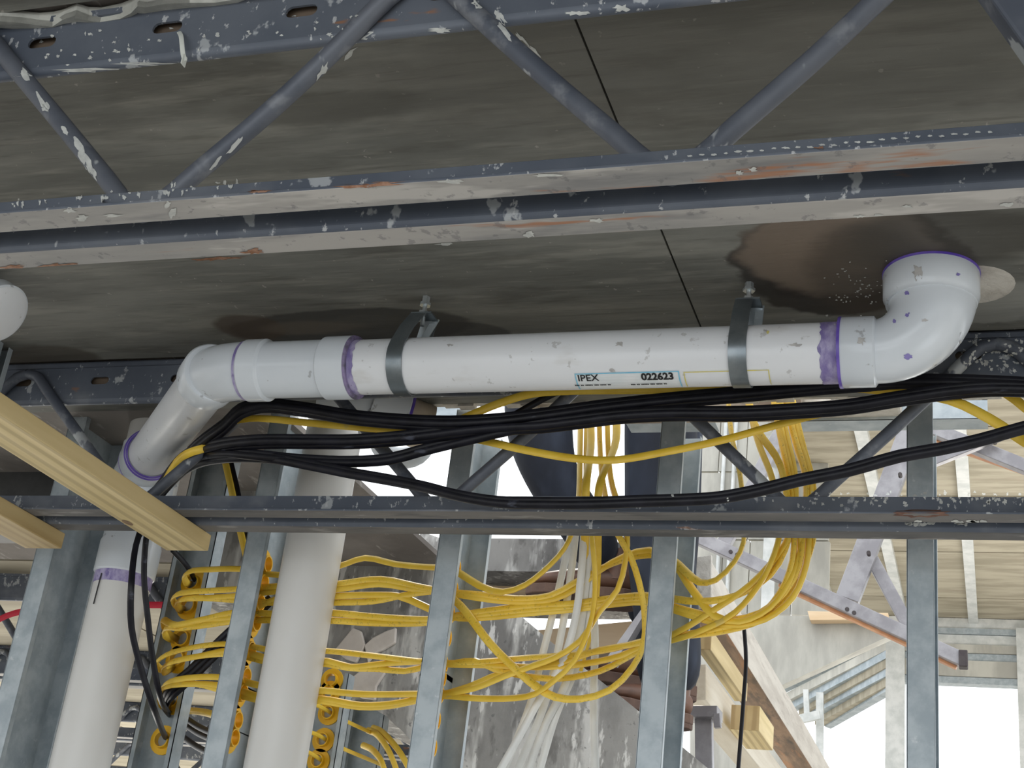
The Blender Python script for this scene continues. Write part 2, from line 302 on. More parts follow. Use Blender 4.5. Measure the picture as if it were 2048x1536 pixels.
# ------------------------------------------------------------------ joists
NODES = .5625
def joist(Yc, x0, x1, zc, label, name='open_web_joist', L=.038, gap=.034, rod=.0105, detail=True, h=.30, group=None, mats=None, webs=None):
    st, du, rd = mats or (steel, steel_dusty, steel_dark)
    J = empty(name, ((x0 + x1) / 2, Yc, zc - h), label, 'joist', group)
    zb = zc - h; th = .0035
    # bottom chord angles, back to back with a gap for the rod
    for s in (-1, 1):
        mb = MB(); y_in = Yc + s * gap / 2
        r = .007 if s > 0 else .004; prof = []
        for k in range(7):
            t_ = math.pi / 2 * k / 6; prof.append((y_in + s * (r - r * math.cos(t_)), zb + r - r * math.sin(t_)))
        prof += [(y_in + s * L, zb), (y_in + s * L, zb + th), (y_in + s * th, zb + th), (y_in + s * th, zb + L), (y_in, zb + L)]
        n_ = len(prof)
        mb.add([(x0, y, z) for y, z in prof] + [(x1, y, z) for y, z in prof], [], 0)
        mb.f += [(i, (i+1) % n_, n_ + (i+1) % n_, n_ + i) for i in range(n_)] + [tuple(range(n_)), tuple(range(n_, 2*n_))]
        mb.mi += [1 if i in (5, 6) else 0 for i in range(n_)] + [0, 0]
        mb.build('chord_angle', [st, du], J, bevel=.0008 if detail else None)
    # top chord: pressed channel face with oblong slots and a rolled lower lip
    zt = zc + .004; z0 = zc - .07; zs = zc - .034; sh = .0075; sl = .019
    yf = Yc - .004
    mb = MB(); edges = []
    slots = []
    if detail:
        k0 = int((x0 + .02) / .1665) - 1
        xx = -.0265 - .1665 * 40
        while xx < x1 - .05:
            if xx > x0 + .05: slots.append(xx)
            xx += .1665
    def face_strip(xa, xb, za, zb_): mb.box((xa, yf, za), (xb, yf + .003, zb_))
    prev = x0
    for sx in slots:
        face_strip(prev, sx - sl, z0, zt)
        face_strip(sx - sl, sx + sl, z0, zs - sh); face_strip(sx - sl, sx + sl, zs + sh, zt)
        n = 6                                              # round slot ends
        for sg in (-1, 1):
            cx = sx + sg * (sl - sh); arc = [Vector((cx + sg * sh * math.sin(t_), yf, zs + sh * math.cos(t_))) for t_ in [math.pi * q / n for q in range(n + 1)]]
            for q in range(n):
                a, b = arc[q], arc[q+1]
                mb.prism([a, b, Vector((sx + sg * sl, yf, b.z)), Vector((sx + sg * sl, yf, a.z))], (0, .003, 0))
        prev = sx + sl
    face_strip(prev, x1, z0, zt)
    # rolled lip under the face
    prof = []
    for k in range(7):
        t_ = math.pi * k / 6; prof.append(Vector((x0, yf + .007 - .007 * math.cos(t_), z0 - .009 * math.sin(t_))))
    mb.prism(prof, (x1 - x0, 0, 0), 0)
    mb.box((x0, yf + .011, z0), (x1, yf + .014, z0 + .012), 0)
    mb.box((x0, yf - .004, zt - .012), (x1, yf, zt - .004), 0)
    mb.build('top_chord', [st], J, smooth=40)
    if detail:
        MB().box((x0, yf + .012, zs - .015), (x1, yf + .03, zt)).build('slot_backing', MT('slot_backing', (.1, .075, .055), (.15, .11, .08), 20, world=True), J)
    # bent rod web, one V per panel
    k = math.floor((x0 + .27) / NODES)
    while True:
        xb = -.27 + k * NODES
        if xb - NODES / 2 > x1: break
        if xb - NODES / 2 > x0 - .3 and xb + NODES / 2 < x1 + .3 and (webs is None or k in webs):
            yw = Yc - .004 - rod * .4
            P = []
            zt_, zb_ = zc - .02, zb + .016
            for u in (-1, -.965, -.92, -.84, -.7, -.45, -.2, -.06, 0, .06, .2, .45, .7, .84, .92, .965, 1):
                w_ = abs(u); ax = u * NODES / 2
                e = min(w_, .92 + (w_ - .92) * .35) / .95 if w_ > .92 else w_ / .95
                e = min(1, e) if w_ < .999 else (.948 / .95)
                P.append(Vector((xb + ax, (Yc if w_ < .55 else Yc + (yf - rod - Yc) * min(1, (w_ - .55) / .3)), zb_ + (zt_ - zb_) * min(e, .985 + .01 * (w_ > .96)) + (.008 if w_ < .03 else 0))))
            MB().sweep(spline(P, .02), rod, 12).build('web_rod', rd, J, smooth=60)
        k += 1
    return J
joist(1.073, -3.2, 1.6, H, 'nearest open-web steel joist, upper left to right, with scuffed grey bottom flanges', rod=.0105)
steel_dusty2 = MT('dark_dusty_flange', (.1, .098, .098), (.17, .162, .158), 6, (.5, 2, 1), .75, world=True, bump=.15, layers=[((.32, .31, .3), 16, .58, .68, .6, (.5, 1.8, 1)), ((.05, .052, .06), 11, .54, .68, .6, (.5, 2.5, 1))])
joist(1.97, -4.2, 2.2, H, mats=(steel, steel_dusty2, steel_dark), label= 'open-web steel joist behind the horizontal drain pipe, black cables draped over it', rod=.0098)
for i, Yj in enumerate((3.3, 4.2, 5.1, 6.0)):
    joist(Yj, -8, XE - .3, H, ['first far joist seen left behind the white stacks', 'second far joist seen left behind the white stacks', 'third far joist low behind the left studs', 'farthest joist low behind the left studs'][i], detail=False)
ba_ = MB().bar(at(1985, -40, Y=.98), at(2420, 560, Y=.98), .03, .03, (0, 1, 0)).build('bridging_bar', steel_dark, bevel=.003); tag(ba_, 'dark blue bridging bar cut by the top right corner', 'bar')
# zip tie hanging through a slot
pz = [at(358, 64, Y=1.066), at(362, 72, Y=1.06), at(364, 90, Y=1.058), at(366, 108, Y=1.06), at(370, 122, Y=1.062)]
z = MB().sweep(spline(pz, .005), (.0026, .0007), 8, wide=(1, 0, 0)); z.box(at(361, 126, Y=1.058) - Vector((0,0,0)), at(375, 116, Y=1.066))
tag(z.build('cable_tie', tiewhite), 'white cut cable tie hanging from a slot of the nearest joist', 'cable tie')
# ------------------------------------------------------------------ 2x4 braces under the joists
def lumber_piece(xa, xb, y0, y1, za, zb_, label, m_=lumber):
    o = MB().box((xa, y0, za), (xb, y1, zb_)).build('lumber_brace', m_, bevel=.002); tag(o, label, 'lumber'); return o
pr = at(417, 1102, Y=2.041)
lb = lumber_piece(pr.x - .083, pr.x, -.2, 2.041, CZ + .6605, CZ + .6895, 'long pale lumber brace crossing under the joist at left, knot near its end')
kn = at(255, 1045, Z=.6605)
mb = MB(); n = 14
mb.add([kn + Vector((math.cos(2*math.pi*k/n) * .007, math.sin(2*math.pi*k/n) * .014, -.0004)) for k in range(n)], [tuple(range(n))])
mb.build('knot', MT('wood_knot', (.2, .12, .06), (.3, .19, .1), 60), lb)
pr2 = at(123, 1100, Y=2.041)
lumber_piece(pr2.x - .078, pr2.x, -.2, 2.041, CZ + .6605, CZ + .6895, 'short lower lumber brace at the left edge beside the first stud',
    MT('darker_lumber', (.42, .3, .13), (.56, .43, .22), 4, LY, .7, wave=(2.2, (6, .3, 6), 3.5, (.3, .2, .08), .5)))
# ------------------------------------------------------------------ drain line
YP = 1.775; ZP = CZ + .8725; R = .0425
def ringpts(c, d, offs): return [Vector(c) + Vector(d) * o_ for o_ in offs]
drain = empty('drain_pipe_run', (-.55, YP, ZP - R), 'white horizontal drain pipe with blue-edged label and purple primed ends', 'pipe')
XL = at(705, 735, Y=YP).x; XR = at(1684, 703, Y=YP).x
MB().sweep([(XL - .03, YP, ZP), (XR + .04, YP, ZP)], R, 48).build('pipe', pvc, drain, smooth=40)
def band(xa, xb, rad, name, m_, par, jag=.004, n=48):
    vs = []; 
    for k in range(n):
        t_ = 2 * math.pi * k / n; c_, s_ = math.cos(t_) * rad, math.sin(t_) * rad
        vs.append((xa + random.uniform(-jag, jag), YP + c_, ZP + s_)); vs.append((xb + random.uniform(-jag, jag), YP + c_, ZP + s_))
    return MB().add(vs, [(2*k, 2*k+1, (2*k+3) % (2*n), (2*k+2) % (2*n)) for k in range(n)]).build(name, m_, par, smooth=60)
band(XL - .01, XL + .019, R + .0006, 'primer_band', primer, drain, .002)
band(XR - .026, XR + .004, R + .0006, 'primer_band', primer, drain, .003)
def on_pipe(px, py):
    """point on the pipe surface under a reading of the photo, as (x, angle)"""
    v = Vector((px - 1024, 768 - py, F)); r = Vector((AX[0].dot(v), AX[1].dot(v), AX[2].dot(v))); o_ = Vector((0, 0, CZ))
    oy, oz = o_.y - YP, o_.z - ZP; A = r.y**2 + r.z**2; B = 2*(oy*r.y + oz*r.z); C_ = oy*oy + oz*oz - R*R
    disc = max(B*B - 4*A*C_, 0); t_ = (-B - math.sqrt(disc)) / (2*A); p = o_ + r * t_
    return p.x, math.atan2(p.z - ZP, p.y - YP)
def surf(x, th, dr=.0008): return Vector((x, YP + math.cos(th) * (R + dr), ZP + math.sin(th) * (R + dr)))
def strip_on_pipe(x0, t0, x1, t1, name, m_, par, dr, nx=8, nt_=6):
    vs = [surf(x0 + (x1 - x0) * i / nx, t0 + (t1 - t0) * j / nt_, dr) for i in range(nx + 1) for j in range(nt_ + 1)]
    fs = [(i*(nt_+1) + j, (i+1)*(nt_+1) + j, (i+1)*(nt_+1) + j + 1, i*(nt_+1) + j + 1) for i in range(nx) for j in range(nt_)]
    mb = MB(); mb.add(vs, fs); return mb
def outline(p0, p1, ph, w, name, m_, open_bottom=True):
    x0, ta = on_pipe(*p0); x1, tb = on_pipe(*p1); _, tc_ = on_pipe((p0[0]+p1[0])/2, ph)
    tt = (ta + tb) / 2; mb = MB(); dth = w / R
    for (xa, th0, xb, th1) in ((x0, tt, x1, tt + dth), (x0, tt, x0 + w, tc_), (x1 - w, tt, x1, tc_)):
        q = strip_on_pipe(xa, th0, xb, th1, '', None, None, .0009); mb.add(q.v, q.f)
    return mb.build(name, m_, drain), (x0, x1, tt, tc_)
_, (lx0, lx1, lt0, lt1) = outline((1149, 746), (1358, 742), 775, .0017, 'label_border', ink_blue)
lab = strip_on_pipe(lx0 + .001, lt0 + .02, lx1 - .001, lt1, '', None, None, .0005, 16, 6); lab.build('paper_label', tape, drain)
outline((1367, 744), (1538, 738), 770, .0013, 'yellow_label_border', ink_yel)
def text_on_pipe(txt, px0, px1, pytop, pybot, name, par, bold=0.0):
    cu = bpy.data.curves.new(name, 'FONT'); cu.body = txt; cu.size = 1; cu.offset = bold; cu.resolution_u = 3
    ob = bpy.data.objects.new('tmp', cu); COL.objects.link(ob); dg = bpy.context.evaluated_depsgraph_get(); dg.update()
    me = bpy.data.meshes.new_from_object(ob.evaluated_get(dg)); bpy.data.objects.remove(ob)
    b = bmesh.new(); b.from_mesh(me); bmesh.ops.triangulate(b, faces=b.faces)
    xs_ = [v.co.x for v in b.verts]; ys_ = [v.co.y for v in b.verts]; ax, bx, ay, by = min(xs_), max(xs_), min(ys_), max(ys_)
    x0, t0 = on_pipe(px0, pytop); x1, _ = on_pipe(px1, pytop); _, t1 = on_pipe((px0+px1)/2, pybot)
    org = wpos(par)
    for v in b.verts:
        u = (v.co.x - ax) / (bx - ax); w = (v.co.y - ay) / (by - ay)
        v.co = surf(x0 + (x1 - x0) * u, t1 + (t0 - t1) * w, .0013) - org
    b.to_mesh(me); b.free(); me.materials.clear(); me.materials.append(ink); o_ = bpy.data.objects.new(name, me); COL.objects.link(o_); o_.parent = par; return o_
text_on_pipe('IPEX', 1155, 1197, 749, 761, 'lettering', drain, .015)
text_on_pipe('022623', 1281, 1346, 745, 759, 'date_number', drain, .04)
for (a, b_, y) in ((1150, 1222, 769), (1262, 1334, 767)):
    text_on_pipe('--- -- ----- --- ---- --', a, b_, y - .3, y + .9, 'small_print', drain, .01)
# reducing closet bend up into the slab
xe = at(1862, 560, Y=YP).x
bend = empty('closet_bend', (xe, YP, ZP - .05), 'white PVC closet bend turning up into the slab at right, purple drips', 'pipe fitting')
x_h0 = at(1681, 702, Y=YP).x; x_h1 = at(1750, 700, Y=YP).x
MB().sweep([(x_h0, YP, ZP), (x_h0 + .002, YP, ZP), (x_h1, YP, ZP), (x_h1 + .003, YP, ZP)], [.0475, .049, .0488, .0445], 48).build('horizontal_hub', pvc_fit, bend, smooth=40)
Rb = xe - x_h1; P = []; rr = []
for k in range(15):
    a = math.pi / 2 * k / 14
    P.append(Vector((x_h1 + Rb * math.sin(a), YP, ZP + Rb * (1 - math.cos(a)) * 1.0))); rr.append(.0438 + .0165 * (k / 14) ** 1.4)
MB().sweep(P, rr, 48, wide=(0, 0, 1)).build('bend', pvc_fit, bend, smooth=40)
zt = ZP + Rb
MB().sweep([(xe, YP, zt - .006), (xe, YP, zt), (xe, YP, zt + .004), (xe, YP, H - .006), (xe, YP, H - .004)], [.0605, .0615, .064, .0645, .063], 48).build('vertical_hub', pvc_fit, bend, smooth=40)
MB().sweep([(xe, YP, H - .005), (xe, YP, H + .005)], [.0652, .0652], 48).build('purple_primer_ring', primer_dk, bend, smooth=40)
# mortar collar at the hole
cp = Vector((xe + .055, YP + .035, H)); mb = MB()
mb.sweep([cp + Vector((0, 0, -.002)), cp + Vector((0, 0, .004))], [.055, .065], 24); tag(mb.build('mortar_patch', slab_edge, smooth=30), 'grey mortar patch on the plywood beside the closet bend', 'mortar')
# primer ring at the hub mouth
MB().sweep([(x_h0 - .001, YP, ZP), (x_h0 + .003, YP, ZP)], [.0496, .0496], 48).build('purple_primer_ring', primer_dk, bend, smooth=40)
# wye fitting / 45 bend on the left
fitx0 = at(497, 742, Y=YP).x; fm = at(540, 742, Y=YP).x; fn = at(652, 738, Y=YP).x; fe = at(712, 736, Y=YP).x
cpl = empty('repair_coupling', ((fitx0 + fe) / 2, YP, ZP - .05), 'grey-white straight PVC fitting left of the long drain pipe', 'pipe fitting')
MB().sweep([(fitx0, YP, ZP), (fitx0 + .003, YP, ZP), (fm - .004, YP, ZP), (fm, YP, ZP), (fn, YP, ZP), (fn + .004, YP, ZP), (fe - .002, YP, ZP), (fe, YP, ZP)],
    [.047, .0495, .0495, .0448, .0448, .0492, .0495, .048], 48).build('body', pvc_fit, cpl, smooth=35)
MB().sweep([(fe - .001, YP, ZP), (fe + .003, YP, ZP)], [.0497, .0485], 48).build('purple_primer_ring', MT('dark_dried_primer', (.1, .09, .13), (.25, .2, .36), 60), cpl, smooth=40)
E45 = at(425, 757, Y=YP); E45.z = ZP
SX, SY = -1.577, 2.25                                      # 4-inch stack 1
WY = at(290, 925, Y=2.19)
d2 = (WY - E45).normalized()
el = empty('pipe_elbow', (E45.x, YP, ZP - .05), 'grey-white bend turning the drain line down toward the left stack', 'pipe fitting')
xs0 = fitx0 + .004
a0 = Vector((xs0, YP, ZP)); b0 = E45 + d2 * .045
P = []; rr = []
for k in range(13):
    u = k / 12; p = a0.lerp(E45, u).lerp(E45.lerp(b0, u), u); P.append(p); rr.append(.0462)
rr[0] = .044
hubp = [b0 + d2 * o_ for o_ in (.001, .004, .03, .032)]
MB().sweep(P, rr, 48, wide=(0,0,1)).build('bend', pvc_fit, el, smooth=40)
MB().sweep([E45 + d2 * .002, E45 + d2 * .006, E45 + d2 * .05, E45 + d2 * .053], [.0465, .0492, .0492, .0465], 48).build('hub', pvc_fit, el, smooth=40)
MB().sweep([(xs0 - .008, YP, ZP), (xs0 - .004, YP, ZP)], [.0475, .047], 48).build('purple_primer_ring', primer, el, smooth=40)
dp = MB().sweep([E45 + d2 * .05, WY], R, 48).build('diagonal_drain_pipe', pvc, smooth=40); tag(dp, 'short sloping white pipe between the bend and the left stack', 'pipe')
# stack 1 with its wye
def stack(x, y, top, label, m_=pvc_stack, r=.0535):
    s = empty('vent_stack', (x, y, 0), label, 'pipe'); MB().sweep([(x, y, 0), (x, y, top)], r, 48).build('pipe', m_, s, smooth=40); return s
st1 = stack(SX, SY, CZ + .8, 'left white vertical stack with a purple primed joint and marker line')
zc = at(245, 1135, Y=SY - .06).z
MB().sweep([(SX, SY, zc - .022), (SX, SY, zc + .001)], [.0542, .0548], 48).build('purple_primer_band', primer, st1, smooth=40)
for (za, zb_) in ((.05, 0), ):
    MB().bar((SX - .012, SY - .0552, zc - .01), (SX - .014, SY - .0545, zc - .07), .0022, .001, (1, 0, 0)).build('marker_line', ink, st1)
wy = empty('wye_fitting', (SX, SY, zc), 'grey-white wye fitting joining the sloping pipe to the left stack', 'pipe fitting')
MB().sweep([(SX, SY, zc + .0), (SX, SY, zc + .003), (SX, SY, zc + .062), (SX, SY, zc + .07), (SX, SY, CZ + .88), (SX, SY, CZ + .885), (SX, SY, CZ + .94), (SX, SY, CZ + .943)], [.056, .0585, .0585, .0555, .0555, .06, .06, .056], 48).build('body', pvc_fit, wy, smooth=35)
wa = WY - d2 * .03
MB().sweep([WY - d2 * .062, WY - d2 * .058, WY - d2 * .008, WY - d2 * .002, WY + d2 * .03, Vector((SX + .02, SY - .01, CZ + .84))], [.048, .051, .051, .049, .053, .055], 48).build('branch', pvc_fit, wy, smooth=35)
MB().sweep([WY - d2 * .065, WY - d2 * .059], [.0445, .0512], 48, caps=False).build('purple_primer_ring', primer_dk, wy, smooth=40)
MB().sweep([WY - d2 * .003, WY + d2 * .002], [.0505, .0508], 48).build('purple_primer_ring', primer, wy, smooth=40)
MB().sweep([(SX - .01, SY + .02, CZ + .8), (SX - .01, SY + .02, H)], .06, 32).build('upper_pipe', pvc_stack, wy, smooth=40)
# stack 2 with a side branch
S2X, S2Y = -1.186, 2.25
st2 = stack(S2X, S2Y, H, 'middle white vertical stack between two galvanised studs')
b2 = empty('branch_fitting', (S2X + .02, S2Y - .06, CZ + .9), 'translucent grey side branch under the long drain pipe, right of the middle stack', 'pipe fitting')
q0 = at(655, 790, Y=2.1); q1 = at(735, 812, Y=2.12); q2 = at(805, 838, Y=2.16); dq = (q2 - q1).normalized()
MB().sweep([q0, q1 - dq * .02, q1, q1 + dq * .002, q2, q2 + dq * .003], [.046, .046, .047, .052, .052, .048], 40).build('hub', pvc_fit, b2, smooth=35)
MB().sweep([q2 + dq * .002, q2 + dq * .007], .0505, 40).build('purple_primer_ring', primer_dk, b2, smooth=40)
MB().sweep([q2, q2 + dq * .05], .043, 40).build('stub_pipe', MT('amber_stub', (.4, .33, .25), (.5, .43, .34), 20), b2, smooth=40)
tp = [at(x, y, Y=2.3) for x, y in [(856, 850), (852, 882), (834, 908), (800, 916), (770, 902), (755, 872)]]
tr_ = MB().sweep(spline(tp, .01), .021, 24).build('trap_bend', pvc_fit, smooth=50); tag(tr_, 'small grey-white trap bend hanging in the bright opening behind the cables', 'pipe fitting')
# elbow cut by the left edge
e0 = at(-90, 560, Y=1.62); e1 = at(-20, 612, Y=1.62); de = (e1 - e0).normalized()
eb = empty('elbow_at_edge', e1, 'grey-white pipe fitting cut by the left edge of the frame', 'pipe fitting')
MB().sweep([e0, e1, e1 + de * .004, e1 + de * .028, e1 + de * .03], [.044, .044, .049, .05, .047], 48).build('hub', pvc_fit, eb, smooth=35)
MB().sweep([e1 + de * .028, e1 + de * .03, e1 + de * .034], [.04, .047, .04], 48).build('rim', pvc, eb, smooth=35)
# ------------------------------------------------------------------ hangers
def hanger(px, pytop, pxb, label, lean):
    xh = at(pxb, 720, Y=YP).x; Ro = R + .0022; w = .0125
    top = at(px, pytop, Z=.985); hb = empty('pipe_hanger', (xh, YP, ZP - R), label, 'hanger')
    A = []
    apex_f = Vector((top.x - .004, YP - .012, H - .034)); apex_b = Vector((top.x + .006, YP + .014, H - .034))
    ths = [math.radians(d_) for d_ in range(150, 391, 15)]
    ring = [Vector((xh, YP + math.cos(t_) * Ro, ZP + math.sin(t_) * Ro)) for t_ in ths]
    def ribbon(path, name, m_, par):
        mb = MB(); vs = []; path = [Vector(p) for p in path]
        for i, p in enumerate(path):
            d = (path[min(i+1, len(path)-1)] - path[max(i-1, 0)]).normalized(); nrm = d.cross(Vector((1, 0, 0))).normalized(); th = .0008
            sd = nrm.cross(d).normalized()
            for (i_, j_) in ((-1,-1),(1,-1),(1,1),(-1,1)): vs.append(p + sd * i_ * w + nrm * j_ * th)
        fs = []
        for i in range(len(path) - 1):
            for k in range(4): fs.append((4*i + k, 4*i + (k+1) % 4, 4*i + 4 + (k+1) % 4, 4*i + 4 + k))
        fs += [(0, 3, 2, 1), tuple(4*(len(path)-1) + k for k in range(4))]
        mb.add(vs, fs); return mb.build(name, m_, par, smooth=40)
    ribbon([apex_f + Vector((0, 0, .0)), apex_f.lerp(ring[0], .5) + Vector((0, -.004, 0))] + ring + [ring[-1].lerp(apex_b, .5), apex_b], 'strap', strap_m, hb)
    # saddle yoke behind
    yk = empty
    MB().bar(apex_b + Vector((.008, .004, .004)), Vector((xh + .018, YP + .008, ZP + R)), .012, .002, (1, 0, 0)).build('yoke', galv, hb)
    MB().box(apex_f + Vector((-.012, -.001, -.001)), apex_b + Vector((.012, .001, .002))).build('top_plate', strap_m, hb)
    tb = Vector((top.x, YP, H))
    MB().sweep([tb + Vector((0, 0, -.05)), tb + Vector((0, 0, -.006))], .0035, 12).build('threaded_rod', bolt_m, hb, smooth=40)
    MB().sweep([tb + Vector((0, 0, -.031)), tb + Vector((0, 0, -.026))], .009, 6).build('nut', bolt_m, hb)
    MB().sweep([tb + Vector((0, 0, -.015)), tb + Vector((0, 0, -.011)), tb + Vector((0, 0, -.011)), tb], [.009, .009, .0065, .0065], 6).build('anchor_bolt', bolt_m, hb)
hanger(852, 600, 812, 'left zinc strap hanger holding the long drain pipe', 1)
hanger(1494, 556, 1484, 'right zinc strap hanger holding the drain pipe, near the closet bend', 0)
# ------------------------------------------------------------------ stud wall
YS = 2.2; SD = .152; FL = .041
def ring_mesh(c, nrm, r0=.0135, r1=.0285, th=.004, tube=.012, name='grommet', par=None):
    nrm = Vector(nrm).normalized(); n = 20
    P = [c - nrm * tube, c - nrm * th / 2, c - nrm * th / 2, c + nrm * th / 2, c + nrm * th / 2, c + nrm * tube, c + nrm * tube, c - nrm * tube]
    rad = [r0 + .0025, r0 + .0035, r1, r1, r0 + .0035, r0 + .0025, r0, r0]
    a = nrm.orthogonal().normalized(); b = nrm.cross(a); vs = []
    for p, r_ in zip(P, rad):
        for k in range(n):
            t_ = 2 * math.pi * k / n; vs.append(p + a * math.cos(t_) * r_ + b * math.sin(t_) * r_)
    m_ = len(P); fs = [(i*n + k, i*n + (k+1) % n, ((i+1) % m_)*n + (k+1) % n, ((i+1) % m_)*n + k) for i in range(m_) for k in range(n)]
    return MB().add(vs, fs).build(name, grom, par, smooth=35)
def stud(x, label, z0=0, z1=H, grom_z=(), ys=YS, depth=SD, fl=FL, name='steel_stud', m_=None, side=1):
    S = empty(name, (x, ys + depth / 2, z0), label, 'stud'); th = .0015; lip = .012
    m_ = m_ or galv
    # web in the YZ plane, punched where the bushings sit
    mb = MB(); yc = ys + depth / 2; hr = .0165; z = z0
    for gz in sorted(grom_z):
        mb.box((x, ys, z), (x + th, ys + depth, gz - hr)); mb.box((x, ys, gz - hr), (x + th, yc - hr, gz + hr)); mb.box((x, yc + hr, gz - hr), (x + th, ys + depth, gz + hr)); z = gz + hr
    mb.box((x, ys, z), (x + th, ys + depth, z1)); mb.build('web', m_, S)
    for (ya, yb) in ((ys, ys + th), (ys + depth - th, ys + depth)):
        q = MB(); q.box((x, ya, z0), (x + side * fl, yb, z1) if side > 0 else (x + .0001, yb, z1))
        if side < 0: q = MB(); q.box((x - fl, ya, z0), (x, yb, z1))
        lx = x + side * fl; yl = sorted((ya if ya == ys else yb - lip, (ya + lip) if ya == ys else yb)); q.box((min(lx, lx - side * th), yl[0], z0), (max(lx, lx - side * th), yl[1], z1))
        q.build('flange', m_, S, bevel=.0012)
    for gz in grom_z:
        ring_mesh(Vector((x + .0007, yc, gz)), (1, 0, 0), par=S)
    return S
def zs_at(px_list, py_list, Y): return [at(a, b, Y=Y).z for a, b in zip(px_list, py_list)]
YC = YS + SD / 2
X1, X2_, X3, X4, X5, X6 = -1.753, -1.345, -1.300, -.920, -.537, -.128
g3 = zs_at([525, 515, 508, 500, 492, 485, 478, 470, 466], [1128, 1165, 1205, 1245, 1300, 1352, 1385, 1440, 1475], YC)
g4 = zs_at([908, 905, 900, 895, 890, 882, 878, 872, 868], [1135, 1178, 1228, 1275, 1328, 1355, 1388, 1440, 1495], YC)
stud(X1, 'leftmost full galvanised stud, open side with beige reflection, left of the first stack')
stud(X3, 'galvanised stud just left of the middle white stack', grom_z=g3)
stud(X4, 'galvanised stud in the middle with yellow bushings below the joist', grom_z=g4, z1=H)
stud(X5, 'galvanised stud in front of the jeans of the person', grom_z=[])
stud(X6, 'galvanised stud nearest the right edge, before the bright windows', grom_z=[])
stud(-2.16, 'dark galvanised stud cut by the left edge of the frame', grom_z=[])
stud(at(20, 720, Y=1.9).x - .04, 'short galvanised piece at the left edge above the long lumber brace', z0=H - .16, z1=H, ys=1.86, depth=.04, name='stud_offcut')
# plates on the slab edge
# cross studs of the wall running away from the camera
def cross_stud(x, y, label, zg, w=.085, fl=.035, H=H):
    S = empty('steel_stud', (x + w / 2, y, 0), label, 'stud'); th = .0015
    mb = MB(); mb.box((x, y + fl, 0), (x + w, y + fl + th, H)); mb.build('web', galv, S)
    for xx in (x, x + w - th):
        q = MB(); q.box((xx, y, 0), (xx + th, y + fl, H)); lp = xx if xx == x else xx - .009; q.box((lp, y, 0), (lp + .0105, y + th, H)); q.build('flange', galv, S)
    for gz, gx in zg: ring_mesh(Vector((x + w / 2 + gx, y + fl - .002, gz)), (0, 1, 0), par=S)
    return S
ca = [at(a, b, Y=2.43) for a, b in ((386, 1166), (378, 1212), (366, 1278), (356, 1318), (346, 1400), (326, 1480))]
xm = sum(p.x for p in ca) / len(ca)
cross_stud(xm - .045, 2.40, 'rear stud with a column of yellow bushings between the left stack and middle stack', [(p.z, p.x - xm) for p in ca], .09)
cb = [at(a, b, Y=3.06) for a, b in ((667, 1360), (662, 1385), (661, 1426), (650, 1480), (640, 1522))]
xm2 = sum(p.x for p in cb) / len(cb)
cross_stud(xm2 - .06, 3.03, 'far stud with yellow bushings right of the middle stack, low in the frame', [(p.z, p.x - xm2) for p in cb], .11, H=at(665, 1345, Y=3.03).z)
cc = at(735, 1480, Y=3.45); cross_stud(cc.x - .05, 3.42, 'farther beige-lit stud behind the bushings, right of the middle stack', [], .1, H=at(735, 1405, Y=3.42).z)
cd = at(715, 1480, Y=3.75)
# ------------------------------------------------------------------ cables
def cable(name, pts, label, kind='y', r=None, cat='cable', group=None, m_=None):
    Y = None; P = []; known = [(i, p[2]) for i, p in enumerate(pts) if len(p) > 2]
    for i, p in enumerate(pts):
        if len(p) > 2: Yv = p[2]
        else:
            lo = [k for k in known if k[0] < i]; hi = [k for k in known if k[0] > i]
            if lo and hi: a, b = lo[-1], hi[0]; Yv = a[1] + (b[1] - a[1]) * (i - a[0]) / (b[0] - a[0])
            else: Yv = (lo[-1] if lo else hi[0])[1]
        P.append(at(p[0], p[1], Y=Yv))
    r = r or {'y': (.0073, .0036), 'b': (.0064, .0042), 'w': (.006, .0036)}[kind]
    m_ = m_ or {'y': yel, 'b': black, 'w': whi}[kind]
    S = spline(P, .018); T0 = (S[1] - S[0]).normalized(); wide = T0.cross(Vector((0, 1, 0)))
    if wide.length < .2: wide = Vector((0, 0, 1))
    o = MB().sweep(S, r, 8, wide=wide).build(name, m_, smooth=60)
    return tag(o, label, cat, group)
c = YC
A_loop = [(383, 1160, 2.62), (380, 1168, 2.44), (372, 1164, 2.36), (370, 1150, 2.3), (385, 1141, c), (420, 1139), (480, 1138, c)]
def shift(path, dx, dy, dY=0): return [(p[0] + dx, p[1] + dy) + ((p[2] + dY,) if len(p) > 2 else ()) for p in path]
B_loop = [(372, 1214, 2.62), (368, 1220, 2.44), (352, 1210, 2.36), (346, 1198, 2.32), (362, 1186, c), (410, 1182), (478, 1178, c)]
C_loop = [(374, 1214, 2.62), (366, 1222, 2.44), (356, 1215, 2.36), (355, 1204, 2.32), (372, 1197, c), (410, 1196), (475, 1192, c)]
D_loop = [(362, 1282, 2.62), (356, 1280, 2.44), (332, 1262, 2.36), (326, 1240, 2.32), (352, 1250, c), (410, 1238), (470, 1225, c)]
D2_loop = [(366, 1284, 2.62), (352, 1282, 2.44), (330, 1270, 2.36), (332, 1256, 2.32), (370, 1255, c), (420, 1249), (470, 1242, c)]
E_loop = [(356, 1322, 2.62), (350, 1330, 2.44), (326, 1340, 2.36), (312, 1330, 2.32), (332, 1310, c), (385, 1295), (465, 1288, c)]
E2_loop = [(358, 1322, 2.62), (348, 1336, 2.44), (330, 1345, 2.36), (328, 1334, 2.32), (350, 1322, c), (400, 1312), (465, 1300, c)]
F_loop = [(350, 1400, 2.62), (344, 1405, 2.44), (328, 1395, 2.36), (326, 1375, 2.32), (350, 1360, c), (400, 1354), (455, 1356, c)]
